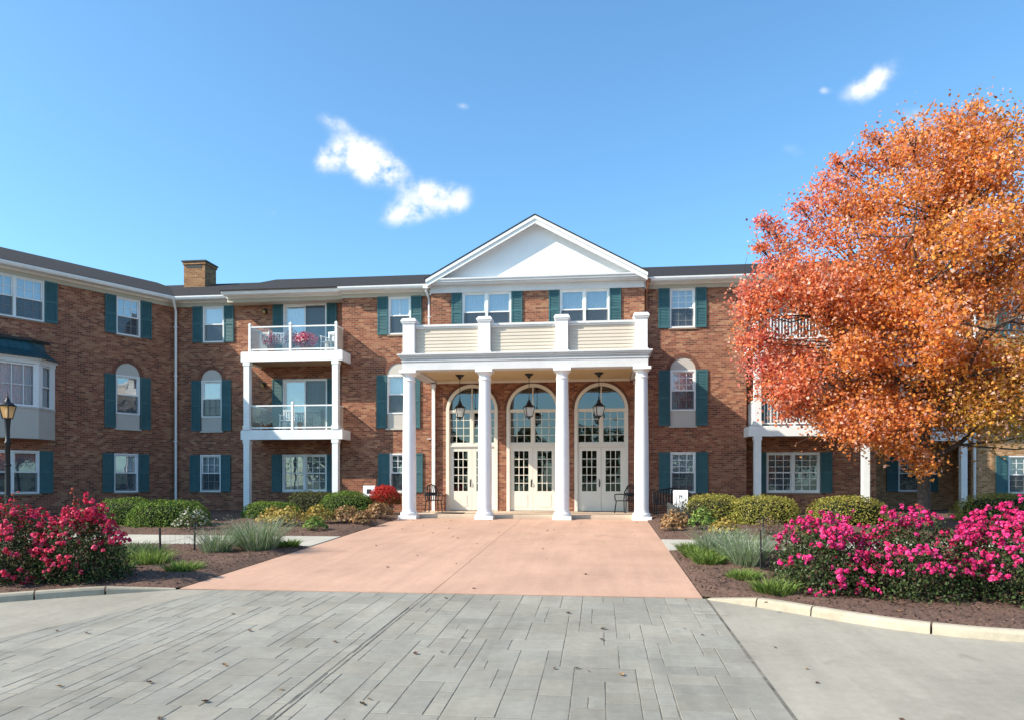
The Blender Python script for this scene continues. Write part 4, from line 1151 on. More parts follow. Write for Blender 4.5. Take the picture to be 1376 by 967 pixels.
clipped_hedge((15.0, -0.3, 0), 1.5, 0.7, 0.80, 0.0, LIME, 'yellow-green clipped shrub behind the pink roses past the tree trunk', HG, 6000)

# scarlet bush by the first column
def red_bush(loc):
    t = thing('burning_bush', 'round scarlet shrub beside the first white column', 'shrub', loc)
    n = 5200; p, nr = superell(n, 0.56, 0.5, 0.60, 2.2)
    p *= RNG.uniform(0.72, 1.06, (n, 1)) * (1 + 0.08 * vnoise(p[:, 0] * 3, p[:, 2] * 3, 2.0))[:, None]
    p[:, 2] += 0.5
    h = np.clip((p[:, 2] - 0.42 + 0.18 * RNG.normal(size=n) - 0.25 * (p[:, 0] - 0.1)) / 0.35, 0, 1)[:, None]
    col = h * pick([(0.55, 0.035, 0.03), (0.62, 0.07, 0.05), (0.42, 0.02, 0.02)], n) + (1 - h) * pick([(0.13, 0.11, 0.025), (0.25, 0.09, 0.03), (0.09, 0.10, 0.02)], n)
    leaf_cloud('foliage', p, nr * 0.6 + RNG.normal(size=(n, 3)) * 0.7, RNG.uniform(0.035, 0.075, n), col, M['leaf'], t)
    q = RNG.uniform(-0.4, 0.4, (500, 3)) * np.array([1, 1, 0.8]) + np.array([0, 0, 0.33])
    stems('stems', [((RNG.normal() * 0.06, RNG.normal() * 0.06, 0), (RNG.normal() * 0.3, RNG.normal() * 0.25, 0.4 + 0.5 * random.random())) for _ in range(40)], M['twig'], t)
red_bush((-5.15, 1.25, 0.02))

# rose bushes: arching leafy stems, flowers massed on top
PINK = [(0.72, 0.025, 0.17), (0.80, 0.05, 0.26), (0.62, 0.02, 0.10), (0.85, 0.09, 0.32)]
ROSE = [(0.66, 0.035, 0.10), (0.74, 0.055, 0.16), (0.56, 0.025, 0.06), (0.80, 0.13, 0.22)]
def rose_bush(loc, a, b, c, label, pal, clusters=70, nl=5200, low=10, tall=()):
    t = thing('rose_bush', label, 'rose bush', loc, 0.0, 'flowering rose bushes in the kerbside beds')
    n = nl
    d = unit(RNG.normal(size=(n, 3))); d[:, 2] = np.abs(d[:, 2])
    rad = RNG.uniform(0.15, 1.0, n) ** 0.40
    w = 1 + 0.16 * vnoise(d[:, 0] * 2.3 + loc[0], d[:, 1] * 2.0 + d[:, 2] * 1.9, 2.1)
    p = d * (rad * w)[:, None] * np.array([a, b, c]); p[:, 2] += 0.05
    col = pick([(0.045, 0.075, 0.02), (0.075, 0.105, 0.035), (0.03, 0.05, 0.015), (0.13, 0.15, 0.07), (0.16, 0.085, 0.05)], n, 0.3, [0.3, 0.28, 0.2, 0.14, 0.08])
    leaf_cloud('foliage', p, d * 0.5 + RNG.normal(size=(n, 3)) * 0.7 + np.array([0, 0, 0.2]), RNG.uniform(0.03, 0.068, n), col, M['leaf'], t)
    st = []
    for _ in range(60):
        e = unit(RNG.normal(size=3)); e[2] = abs(e[2]); e = e * np.array([a, b, c]) * RNG.uniform(0.7, 1.02)
        st.append(((RNG.normal() * 0.18 * a, RNG.normal() * 0.18 * b, -0.02), e))
    for x, y, z in tall: st.append(((x * 0.6, y, z * 0.45), (x, y, z)))
    stems('stems', st, M['twig'], t, 0.011)
    P, NR, S, Cc = [], [], [], []
    def blossom(ctr, nd, r, pal_):
        m = 11
        off = unit(RNG.normal(size=(m, 3)) + nd * 0.6) * r * RNG.uniform(0.35, 0.85, (m, 1))
        P.append(ctr + off); NR.append(unit(off) + nd * 0.5 + RNG.normal(size=(m, 3)) * 0.25); S.append(np.full(m, r * 1.15)); Cc.append(np.clip(pick(pal_, m, 0.28) * RNG.uniform(0.7, 1.15), 0, 0.95))
    for i in range(clusters + low):
        d = unit(RNG.normal(size=3))
        if i < clusters: d[2] = abs(d[2]) * 1.4 + 0.42
        else: d[2] = abs(d[2]) * 0.5 + 0.05; d[1] = -abs(d[1]) - 0.3
        d = unit(d); ww = 1 + 0.16 * float(vnoise(d[0] * 2.3 + loc[0], d[1] * 2.0 + d[2] * 1.9, 2.1))
        ctr = d * np.array([a, b, c]) * ww * RNG.uniform(0.90, 1.06) + np.array([0, 0, 0.05])
        for _ in range(RNG.integers(2, 9)):
            blossom(ctr + RNG.normal(size=3) * np.array([0.095, 0.08, 0.05]), d, RNG.uniform(0.026, 0.052), pal)
    for x, y, z in tall:
        for q in range(9):
            f = RNG.uniform(0.6, 1.0); blossom(np.array((x * (0.6 + 0.4 * f), y, z * f)) + RNG.normal(size=3) * 0.04, np.array((0, 0, 1.0)), 0.026, [(0.5, 0.12, 0.08), (0.42, 0.10, 0.06)])
    leaf_cloud('blossoms', np.concatenate(P), np.concatenate(NR), np.concatenate(S), np.concatenate(Cc), M['petal'], t, aspect=0.95, fold=0.2)
    return t
yb = -13.4
rose_bush((-6.15, -13.2, gz(-13.2) + 0.03), 0.78, 0.72, 1.18, 'deep pink rose bush nearest the pink driveway corner, a tall bare sprig rising from it', ROSE, 66, 6500, 7, tall=((-0.25, 0.1, 1.62), (-0.05, 0.0, 1.4)))
rose_bush((-7.35, -13.4, gz(-13.4) + 0.03), 0.95, 0.85, 1.30, 'red-pink rose bush standing under the street lantern', ROSE, 85, 7500, 8, tall=((0.1, 0.0, 1.58),))
rose_bush((5.98, -12.95, gz(-12.95) + 0.03), 0.78, 0.85, 1.10, 'magenta rose bush nearest the black net fence', PINK, 50, 7000, 11)
rose_bush((7.15, -13.2, gz(-13.2) + 0.03), 0.95, 0.95, 1.18, 'magenta rose bush before the orange tree trunk, flowers scattered low on it', PINK, 62, 8200, 13, tall=((0.25, 0.3, 1.36),))
rose_bush((8.55, -13.3, gz(-13.3) + 0.03), 1.0, 1.0, 1.24, 'magenta rose bush farthest from the driveway, densely crested with flowers', PINK, 100, 8600, 7)

# hostas, dried plants, lavender, tufts
def hosta(loc, r, h, cols, label, group, n=420, name='hosta', cat='plant', sz=0.11):
    t = thing(name, label, cat, loc, 0.0, group)
    a = RNG.uniform(0, 2 * math.pi, n); rr = np.sqrt(RNG.random(n)) * r
    z = h * (1 - (rr / r) ** 2 * 0.75) * RNG.uniform(0.55, 1.1, n)
    p = np.stack([rr * np.cos(a), rr * np.sin(a), z + 0.04], 1)
    nr = np.stack([np.cos(a) * 0.7, np.sin(a) * 0.7, np.ones(n) * 0.8], 1) + RNG.normal(size=(n, 3)) * 0.45
    leaf_cloud('leaves', p, nr, RNG.uniform(sz * 0.6, sz * 1.3, n), pick(cols, n, 0.25), M['leaf'], t, aspect=0.6)
    stems('stems', [((RNG.normal() * 0.05, RNG.normal() * 0.05, 0), p[i] * np.array([0.9, 0.9, 0.95])) for i in range(0, n, 9)], M['twig'], t, 0.006)
    return t
YEL = [(0.42, 0.30, 0.07), (0.50, 0.36, 0.10), (0.32, 0.22, 0.06), (0.30, 0.26, 0.06)]
BRN = [(0.30, 0.16, 0.07), (0.38, 0.22, 0.10), (0.20, 0.10, 0.05), (0.42, 0.28, 0.14)]
BRG = [(0.16, 0.24, 0.05), (0.24, 0.32, 0.08), (0.10, 0.16, 0.03)]
GH = 'yellowed hostas in the mulch'
hosta((-6.65, -3.6, gz(-3.6) + 0.05), 0.62, 0.55, YEL, 'yellow hosta clump below the brown-olive shrub', GH)
hosta((-6.0, -2.9, gz(-2.9) + 0.05), 0.55, 0.55, YEL, 'yellow hosta clump below the gap between two clipped shrubs', GH)
hosta((-7.3, -3.3, gz(-3.3) + 0.05), 0.5, 0.5, YEL, 'yellow hosta clump beside the silvery lavender', GH, 320)
hosta((-5.25, -2.5, gz(-2.5) + 0.05), 0.6, 0.5, BRN, 'tan withered hosta clump beneath the small grey sign cabinet', 'withered tan hostas')
hosta((-4.75, -0.9, gz(-0.9) + 0.05), 0.55, 0.5, BRN, 'tan withered hosta clump at the foot of the scarlet shrub', 'withered tan hostas')
hosta((-4.62, -2.9, gz(-2.9) + 0.05), 0.4, 0.38, BRN, 'small tan withered hosta clump by the pink driveway edge', 'withered tan hostas', 260)
hosta((-5.35, -4.9, gz(-4.9) + 0.04), 0.36, 0.38, BRG, 'fresh green leafy plant in front of the yellow hostas', None, 220, 'leafy_plant')
hosta((-8.9, -5.0, gz(-5.0) + 0.05), 0.55, 0.62, [(0.05, 0.08, 0.02), (0.09, 0.11, 0.03), (0.5, 0.5, 0.42)], 'dark-leaved plant with small white flowers behind the wire fence', None, 360, 'white_flowering_plant', sz=0.08)
hosta((4.72, -2.9, gz(-2.9) + 0.05), 0.45, 0.45, BRN, 'dry tan hosta clump at the foot of the last column', 'dry hostas by the last column', 300)
hosta((4.55, -4.1, gz(-4.1) + 0.05), 0.35, 0.32, BRN, 'small dry tan hosta clump at the driveway edge before the last column', 'dry hostas by the last column', 200)
hosta((5.35, -4.0, gz(-4.0) + 0.05), 0.42, 0.62, BRG, 'bright green leafy plant beside the dark planter', None, 330, 'leafy_plant')
hosta((5.75, -5.1, gz(-5.1) + 0.04), 0.42, 0.4, YEL, 'yellow-green hosta clump below the yellow-green shrub', None, 280)
hosta((6.9, -5.0, gz(-5.0) + 0.05), 0.5, 0.45, [(0.20, 0.13, 0.09), (0.28, 0.20, 0.14), (0.14, 0.09, 0.06)], 'brown dried flower clump behind the black net fence', None, 380, 'dried_plant', sz=0.05)
hosta((7.9, -5.3, gz(-5.3) + 0.05), 0.45, 0.42, [(0.42, 0.24, 0.06), (0.36, 0.22, 0.05)], 'orange-yellow plant between the dried flowers and the magenta roses', None, 330, 'leafy_plant', sz=0.06)

def lavender(loc, r, h, label, n=650):
    h = h * 1.12; r = r * 0.9; n = int(n * 0.8)
    t = thing('lavender', label, 'plant', loc, 0.0, 'silvery lavender clumps')
    a = RNG.uniform(0, 2 * math.pi, n); rr = np.sqrt(RNG.random(n)) * r
    bp = np.stack([rr * np.cos(a) * 0.6, rr * np.sin(a) * 0.6, np.zeros(n) - 0.02], 1)
    ln = np.stack([np.cos(a), np.sin(a)], 1) * (rr / r)[:, None] * 0.55 + RNG.normal(size=(n, 2)) * 0.24
    blades('leaves', bp, h * RNG.uniform(0.5, 1.05, n), ln, 0.012, pick([(0.20, 0.27, 0.13), (0.28, 0.33, 0.20), (0.13, 0.21, 0.07), (0.36, 0.38, 0.28)], n), M['leaf'], t, 0.15)
    m = n // 2
    i = RNG.integers(0, n, m); f = RNG.uniform(0.45, 1.0, (m, 1))
    tip = bp[i] + np.concatenate([ln[i] * 1.2, np.ones((m, 1))], 1) * (h * 0.9) * f
    leaf_cloud('blossoms', tip, RNG.normal(size=(m, 3)), RNG.uniform(0.025, 0.05, m), pick([(0.30, 0.33, 0.27), (0.36, 0.36, 0.36), (0.22, 0.27, 0.18)], m), M['leaf'], t, aspect=0.4)
    return t
lavender((-4.95, -9.1, gz(-9.1) + 0.06), 0.55, 0.80, 'tall silvery lavender clump nearest the driveway before the path')
lavender((-5.75, -9.5, gz(-9.5) + 0.06), 0.5, 0.55, 'lower silvery lavender clump beside the second black fence post', 520)
lavender((-5.4, -8.7, gz(-8.7) + 0.06), 0.5, 0.62, 'silvery lavender clump at the path edge behind the tall one', 520)
lavender((4.95, -9.0, gz(-9.0) + 0.06), 0.5, 0.62, 'silvery lavender clump at the path edge beside the pink driveway', 600)
lavender((5.25, -9.8, gz(-9.8) + 0.06), 0.5, 0.66, 'silvery lavender clump in the middle of the row before the net fence', 650)
lavender((5.3, -10.6, gz(-10.6) + 0.06), 0.42, 0.60, 'silvery lavender clump right against the black net fence', 600)

def tuft(loc, r, h, label, cols=BRG, n=420, grp='green leafy tufts in the mulch'):
    t = thing('green_tuft', label, 'plant', loc, 0.0, grp)
    a = RNG.uniform(0, 2 * math.pi, n); rr = np.sqrt(RNG.random(n)) * r
    bp = np.stack([rr * np.cos(a) * 0.8, rr * np.sin(a) * 0.8, np.zeros(n) - 0.02], 1)
    ln = np.stack([np.cos(a), np.sin(a)], 1) * (rr / r)[:, None] * 0.7 + RNG.normal(size=(n, 2)) * 0.25
    blades('leaves', bp, h * RNG.uniform(0.5, 1.1, n), ln, 0.018, pick(cols, n), M['leaf'], t, 0.25)
    return t
tuft((-5.05, -12.0, gz(-12.0) + 0.06), 0.34, 0.24, 'small bright green tuft between the rose bush and the driveway')
tuft((-6.25, -11.2, gz(-11.2) + 0.06), 0.45, 0.36, 'loose pale green tuft beside the deep pink rose bush')
tuft((-6.4, -12.2, gz(-12.2) + 0.05), 0.45, 0.28, 'dark green grassy tuft shaded by the deep pink rose bush', [(0.05, 0.10, 0.02), (0.08, 0.14, 0.03)])
tuft((-7.4, -10.0, gz(-10.0) + 0.05), 0.7, 0.34, 'wide grey-green tuft behind the first black fence post', [(0.10, 0.15, 0.06), (0.14, 0.19, 0.08)], 700)
tuft((-4.62, -8.35, gz(-8.35) + 0.06), 0.25, 0.22, 'small green tuft at the meeting of path and driveway')
tuft((4.5, -8.4, gz(-8.4) + 0.06), 0.28, 0.26, 'green tuft at the path corner of the pink driveway')
tuft((4.55, -9.3, gz(-9.3) + 0.06), 0.32, 0.28, 'green tuft in front of the middle lavender clump')
tuft((4.62, -10.3, gz(-10.3) + 0.06), 0.3, 0.30, 'leafy green tuft nearest the driveway edge')
tuft((4.95, -12.0, gz(-12.0) + 0.06), 0.28, 0.22, 'low round green tuft alone in the mulch')
tuft((5.15, -13.3, gz(-13.3) + 0.06), 0.3, 0.3, 'yellowish green tuft at the foot of the magenta roses by the kerb')

# ------------------------------------------------------------------ low fences
def net_fence(pts, label, h, net_h, post_r, net_mat, group=None):
    t = thing('net_fence', label, 'fence', (pts[0][0], pts[0][1], gz(pts[0][1])))
    ox, oy, oz = t.location
    L = lambda x, y, z: (x - ox, y - oy, gz(y) + z - oz)
    for i, (x, y) in enumerate(pts):
        mb = MB(); hh = h * (1 + 0.06 * math.sin(i * 2.3)); mb.tube([L(x, y, -0.1), L(x + 0.01, y, hh * 0.5), L(x + 0.02 * math.sin(i), y, hh)], post_r, 8); mb.build('post', M['steel'], t)
    nt_ = MB()
    for (a, b) in zip(pts[:-1], pts[1:]):
        if net_mat == 'net':
            nt_.face([L(*a, 0.05), L(*b, 0.05), L(*b, net_h), L(*a, net_h * 1.04)])
        else:
            for z in np.linspace(0.12, net_h, 4): nt_.tube([L(*a, z), L((a[0] + b[0]) / 2, (a[1] + b[1]) / 2, z - 0.015), L(*b, z)], 0.0022, 4)
            m = max(2, int(math.dist(a, b) / 0.14))
            for q in range(1, m):
                f = q / m; x = a[0] + (b[0] - a[0]) * f; y = a[1] + (b[1] - a[1]) * f; nt_.tube([L(x, y, 0.1), L(x, y, net_h)], 0.0018, 4)
    nt_.build('netting', M['net'] if net_mat == 'net' else M['steel'], t)
net_fence([(-6.42, -10.55), (-6.30, -9.45), (-5.5, -8.6)], 'thin wire garden fence on black posts behind the lavender and rose bushes', 0.70, 0.55, 0.022, 'wire')
net_fence([(5.42, -11.05), (5.75, -11.5), (6.3, -10.2), (6.05, -8.3)], 'black net garden fence on thin stakes between the lavender and the magenta roses', 0.80, 0.42, 0.016, 'net')

# ------------------------------------------------------------------ lamps
def lantern_body(mb, gl, w0, w1, z0, z1):
    """four-sided tapering cage: w0 half width at the foot, w1 at the top"""
    c0 = [(-w0, -w0, z0), (w0, -w0, z0), (w0, w0, z0), (-w0, w0, z0)]; c1 = [(-w1, -w1, z1), (w1, -w1, z1), (w1, w1, z1), (-w1, w1, z1)]
    for i in range(4):
        mb.tube([c0[i], c1[i]], 0.014, 6)
        j = (i + 1) % 4
        mb.tube([c0[i], c0[j]], 0.014, 6); mb.tube([c1[i], c1[j]], 0.016, 6)
        gl.face([c0[i], c0[j], c1[j], c1[i]])
def hanging_lantern(loc, label):
    t = thing('hanging_lantern', label, 'lantern', loc, 0.35, 'lanterns hung in the portico')
    z = 0.0   # loc is the foot of the lantern; the ceiling is at 5.10
    top = 5.10 - loc[2]
    mb = MB(); gl = MB(); lantern_body(mb, gl, 0.10, 0.165, 0.08, 0.42)
    mb.lathe((0, 0, 0), [(0.01, -0.04), (0.03, -0.02), (0.02, 0.01), (0.05, 0.04), (0.105, 0.065), (0.105, 0.08)], 12)
    mb.build('cage', M['black'], t)
    gl.build('glass', M['lampglass'], t)
    mb = MB(); mb.lathe((0, 0, 0), [(0.20, 0.425), (0.16, 0.46), (0.09, 0.53), (0.06, 0.60), (0.065, 0.62), (0.04, 0.65), (0.015, 0.70), (0.028, 0.73), (0.01, 0.77)], 12); mb.build('cap', M['black'], t, smooth=True)
    mb = MB(); mb.tube([(0, 0, 0.75), (0, 0, top - 0.05)], 0.007, 6)
    zz = 0.8
    while zz < top - 0.1: mb.lathe((0, 0, zz), [(0.004, 0), (0.015, 0.015), (0.015, 0.035), (0.004, 0.05)], 6); zz += 0.07
    mb.build('chain', M['black'], t)
    mb = MB(); mb.lathe((0, 0, top), [(0.02, -0.16), (0.05, -0.14), (0.07, -0.09), (0.15, -0.03), (0.17, 0.0)], 16); mb.build('ceiling_rose', M['black'], t, smooth=True)
    for a in range(3):
        mb = MB(); x, y = 0.045 * math.cos(a * 2.1), 0.045 * math.sin(a * 2.1); mb.lathe((x, y, 0.10), [(0.014, 0), (0.014, 0.14), (0.02, 0.17), (0.016, 0.21), (0.004, 0.25)], 8); mb.build('bulb', M['bulb'], t)
    return t
lan = hanging_lantern((-2.47, 1.6, 3.50), 'black glass lantern hung in front of the arch beside the first two columns')
dup(lan, (0.04, 1.6, 3.50), 0.35, 'black glass lantern hung in front of the middle arch')
dup(lan, (2.52, 1.6, 3.50), 0.35, 'black glass lantern hung in front of the arch beside the last column')

def street_lamp(loc):
    t = thing('street_lamp', 'black post lantern with amber glass rising from the pink roses', 'street lamp', loc)
    H = 3.25
    mb = MB(); mb.lathe((0, 0, 0), [(0.16, -0.2), (0.16, 0.1), (0.12, 0.16), (0.10, 0.6), (0.075, 0.68), (0.07, 1.6), (0.065, 2.5), (0.09, 2.54), (0.09, 2.58), (0.06, 2.62), (0.06, 2.95), (0.085, H - 0.02), (0.09, H)], 14)
    for z in (1.0, 1.9): mb.lathe((0, 0, z), [(0.07, 0), (0.095, 0.02), (0.095, 0.05), (0.07, 0.07)], 14)
    mb.build('post', M['black'], t, smooth=True)
    mb = MB(); gl = MB(); lantern_body(mb, gl, 0.085, 0.145, H, H + 0.36); mb.build('cage', M['black'], t); gl.build('glass', M['amber'], t)
    mb = MB(); mb.lathe((0, 0, H + 0.37), [(0.19, 0), (0.155, 0.04), (0.085, 0.09), (0.07, 0.12), (0.045, 0.18), (0.02, 0.22), (0.03, 0.25), (0.010, 0.29), (0.005, 0.40)], 12); mb.build('cap', M['black'], t, smooth=True)
    mb = MB(); mb.lathe((0, 0, H + 0.02), [(0.03, 0), (0.05, 0.08), (0.06, 0.16), (0.03, 0.24), (0.005, 0.28)], 10); mb.build('bulb', M['bulb'], t, smooth=True)
street_lamp((-14.05, -5.68, gz(-5.68)))

def wall_lamp(loc, label):
    t = thing('wall_lamp', label, 'lamp', loc, 0.0, 'small wall lamps beside the balcony doors')
    mb = MB(); mb.box(ID, -0.06, 0.06, -0.03, 0.0, -0.08, 0.10); mb.tube([(0, -0.03, 0.05), (0, -0.13, 0.09), (0, -0.16, 0.04)], 0.012, 6); mb.build('bracket', M['black'], t)
    mb = MB(); mb.lathe((0, -0.16, 0), [(0.03, 0.05), (0.09, 0.02), (0.085, 0.0), (0.02, 0.0)], 12); mb.build('cap', M['black'], t)
    mb = MB(); mb.lathe((0, -0.16, 0), [(0.05, -0.14), (0.07, -0.10), (0.075, -0.02), (0.06, 0.0)], 12); mb.build('globe', M['brass'], t, smooth=True)
    return t
wl = wall_lamp((-11.02, 4.195, 8.20), 'small black and brass wall lamp by the upper balcony door')
dup(wl, (-11.1, 4.195, 5.22), 0, 'small black and brass wall lamp by the lower balcony door')

# ------------------------------------------------------------------ things on the porch and balconies
def iron_chair(loc, rz, label):
    t = thing('iron_chair', label, 'chair', loc, rz, 'black iron chairs on the porch')
    mb = MB(); mb.box(ID, -0.25, 0.25, -0.25, 0.25, 0.42, 0.45); mb.build('seat', M['black'], t, bevel=0.008)
    mb = MB(); mb.tube([(-0.24, 0.24, 0.45), (-0.25, 0.30, 0.75), (-0.14, 0.33, 0.96), (0, 0.335, 1.02), (0.14, 0.33, 0.96), (0.25, 0.30, 0.75), (0.24, 0.24, 0.45)], 0.022, 8)
    for x in (-0.15, -0.075, 0, 0.075, 0.15): mb.tube([(x, 0.25, 0.45), (x * 1.05, 0.31, 0.75), (x * 0.8, 0.33, 0.97)], 0.016, 6)
    mb.box(ID, -0.22, 0.22, 0.285, 0.305, 0.60, 0.72)
    mb.build('backrest', M['black'], t)
    for s in (-1, 1):
        mb = MB(); mb.tube([(s * 0.25, 0.27, 0.66), (s * 0.28, 0.0, 0.67), (s * 0.27, -0.24, 0.66), (s * 0.25, -0.27, 0.58), (s * 0.25, -0.24, 0.45)], 0.02, 7); mb.build('armrest', M['black'], t)
    for sx in (-1, 1):
        for sy in (-1, 1):
            mb = MB(); mb.tube([(sx * 0.22, sy * 0.22, 0.43), (sx * 0.24, sy * 0.25, 0.2), (sx * 0.25, sy * 0.28, 0.0)], 0.02, 7); mb.build('leg', M['black'], t)
    return t
ic = iron_chair((-3.55, 2.1, 0.14), 0.5, 'black iron armchair on the porch behind the first column')
dup(ic, (3.45, 2.2, 0.14), -0.7, 'black iron armchair on the porch behind the last column')

t = thing('brick_pedestal', 'low reddish brick pedestal against the wall beside the first arch', 'pedestal', (-3.47, 3.0, 0.14))
mb2 = MB(); brick_box(-0.16, 0.16, -0.15, 0.17, 0.0, 0.62); mb2.build('pillar', M['brick'], t)
mb = MB(); mb.box(ID, -0.19, 0.19, -0.18, 0.18, 0.621, 0.66); mb.build('capstone', M['terracotta'], t)
mb = MB(); mb.box(ID, -0.5, 0.5, -0.28, 0.28, 0, 0.018)
dm = mb.build('doormat', M['rubber'], bevel=0.005); dm.location = (-2.75, 1.2, 0.142); tag(dm, 'dark rubber doormat lying on the porch floor before the first arch', 'doormat')

def sign_cabinet(loc):
    t = thing('utility_cabinet', 'small grey utility cabinet with a white square notice, beside the scarlet shrub', 'cabinet', loc)
    mb = MB(); mb.box(ID, -0.23, 0.23, -0.16, 0.16, -0.05, 0.68); mb.box(ID, -0.25, 0.25, -0.18, 0.18, 0.681, 0.72); mb.build('case', M['cabinet'], t, bevel=0.01)
    mb = MB(); mb.prism([(-0.22, -0.13, 0.722), (0.22, -0.13, 0.722), (0.22, -0.10, 1.12), (-0.22, -0.10, 1.12)], [(-0.22, -0.11, 0.722), (0.22, -0.11, 0.722), (0.22, -0.08, 1.12), (-0.22, -0.08, 1.12)]); nb = mb.build('notice', M['paper'], t)
    mb = MB(); mb.prism([(-0.08, -0.131, 0.83), (0.09, -0.131, 0.83), (0.09, -0.119, 0.99), (-0.08, -0.119, 0.99)], [(-0.08, -0.118, 0.83), (0.09, -0.118, 0.83), (0.09, -0.106, 0.99), (-0.08, -0.106, 0.99)]); mb.build('emblem', M['ink'], nb)
sign_cabinet((-5.72, 1.3, 0.0))

def board_sign(loc):
    t = thing('board_sign', 'white board sign with dark lettering standing behind the dark planter', 'sign', loc, -0.08)
    mb = MB(); mb.box(ID, -0.22, 0.22, -0.012, 0.012, 0.42, 1.06); mb.build('board', M['paper'], t, bevel=0.004)
    mb = MB()
    for x in (-0.18, 0.18): mb.box(ID, x - 0.015, x + 0.015, 0.013, 0.04, -0.1, 0.95)
    mb.build('stake', M['steel'], t)
    for txt, sz, z in (('PI', 0.15, 0.80),):
        cu = bpy.data.curves.new('lettering', 'FONT'); cu.body = txt; cu.size = sz; cu.align_x = 'CENTER'; cu.extrude = 0.002; cu.materials.append(M['ink'])
        o = bpy.data.objects.new('lettering', cu); COL.objects.link(o); bpy.context.view_layer.update()
        me = bpy.data.meshes.new_from_object(o.evaluated_get(bpy.context.evaluated_depsgraph_get())); bpy.data.objects.remove(o)
        if not me.materials: me.materials.append(M['ink'])
        o = bpy.data.objects.new('lettering', me); COL.objects.link(o); o.parent = t; o.location = (0.0, -0.0155, z); o.rotation_euler = (R(90), 0, 0)
board_sign((5.02, -1.5, gz(-1.5)))

# dark stone planter with a curved rim, and a bench in the shade behind it
t = thing('stone_planter', 'low dark stone planter with a sloping curved rim before the board sign', 'planter', (5.0, -2.35, gz(-2.35)))
mb = MB(); ring_o, ring_i = [], []
for q in range(13):
    a = math.pi * 2 * q / 12
    ring_o.append((0.46 * math.cos(a), 0.34 * math.sin(a))); ring_i.append((0.40 * math.cos(a), 0.28 * math.sin(a)))
for q in range(12):
    zt0 = 0.48 - 0.25 * (ring_o[q][0] / 0.46); zt1 = 0.48 - 0.25 * (ring_o[q + 1][0] / 0.46)
    a, b, c_, d_ = ring_o[q], ring_o[q + 1], ring_i[q + 1], ring_i[q]
    mb.prism([(*a, -0.08), (*b, -0.08), (*c_, -0.08), (*d_, -0.08)], [(*a, zt0), (*b, zt1), (*c_, zt1), (*d_, zt0)])
mb.build('bowl', M['darkstone'], t)
n = 260; p = RNG.normal(size=(n, 3)) * np.array([0.2, 0.14, 0.13]) + np.array([0.02, 0, 0.58])
leaf_cloud('dry_foliage', p, RNG.normal(size=(n, 3)), RNG.uniform(0.03, 0.08, n), pick([(0.10, 0.10, 0.09), (0.16, 0.13, 0.10), (0.05, 0.05, 0.045)], n), M['leaf'], t)
stems('stems', [((RNG.normal() * 0.1, RNG.normal() * 0.08, 0.1), (RNG.normal() * 0.28, RNG.normal() * 0.18, RNG.uniform(0.6, 0.95))) for _ in range(26)], M['steel'], t, 0.009)

def bench(loc, rz, label):
    t = thing('garden_bench', label, 'bench', loc, rz)
    mb = MB()
    for k_ in range(5): mb.box(ID, -0.65, 0.65, -0.22 + k_ * 0.095, -0.14 + k_ * 0.095, 0.42, 0.445)
    mb.build('seat', M['black'], t)
    mb = MB()
    pts = [(-0.65, 0.28, 0.45), (-0.66, 0.32, 0.80), (-0.4, 0.34, 0.92), (0, 0.345, 0.98), (0.4, 0.34, 0.92), (0.66, 0.32, 0.80), (0.65, 0.28, 0.45)]
    mb.tube(pts, 0.028, 8)
    for k_ in range(13): x = -0.58 + k_ * 1.16 / 12; mb.box(ID, x - 0.022, x + 0.022, 0.29, 0.315, 0.44, 0.80 + 0.14 * (1 - (x / 0.65) ** 2))
    mb.build('backrest', M['black'], t)
    for s in (-1, 1):
        mb = MB(); mb.tube([(s * 0.66, 0.30, 0.66), (s * 0.67, 0.0, 0.66), (s * 0.66, -0.24, 0.62)], 0.022, 7); mb.build('armrest', M['black'], t)
        for y in (-0.2, 0.25):
            mb = MB(); mb.tube([(s * 0.62, y, 0.64 if y < 0 else 0.45), (s * 0.63, y * 1.08, 0.0)], 0.024, 7); mb.build('leg', M['black'], t)
    return t
bench((5.1, 1.6, 0.05), 0.1, 'black metal garden bench in the shade under the ground-floor window')

def plastic_chair(loc, rz, label, s=1.0):
    t = thing('plastic_chair', label, 'chair', loc, rz, 'white plastic chairs on the balconies')
    mb = MB(); mb.box(ID, -0.24, 0.24, -0.23, 0.23, 0.40, 0.43); mb.build('seat', M['plastic'], t, bevel=0.01)
    mb = MB()
    for x in (-0.2, -0.1, 0, 0.1, 0.2): mb.box(ID, x - 0.03, x + 0.03, 0.22, 0.245, 0.43, 0.80)
    mb.box(ID, -0.24, 0.24, 0.215, 0.25, 0.80, 0.87); mb.build('backrest', M['plastic'], t, bevel=0.006)
    for sg in (-1, 1):
        mb = MB(); mb.box(ID, sg * 0.25 - 0.025, sg * 0.25 + 0.025, -0.24, 0.22, 0.62, 0.65); mb.build('armrest', M['plastic'], t)
        for y in (-0.21, 0.21):
            mb = MB(); mb.tube([(sg * 0.23, y, 0.41 if y > 0 else 0.64), (sg * 0.25, y * 1.1, 0.0)], 0.022, 7); mb.build('leg', M['plastic'], t)
    return t
ZB3, ZB2 = 6.272, 3.252
pc = plastic_chair((-10.05, 3.15, ZB3), 0.3, 'white plastic chair among pink flowers on the upper balcony')
dup(pc, (-7.95, 3.2, ZB3), -0.3, 'white plastic chair alone at the portico end of the upper balcony')
dup(pc, (-9.75, 3.4, ZB2), 0.15, 'white plastic chair beside the purple shrub on the lower balcony')

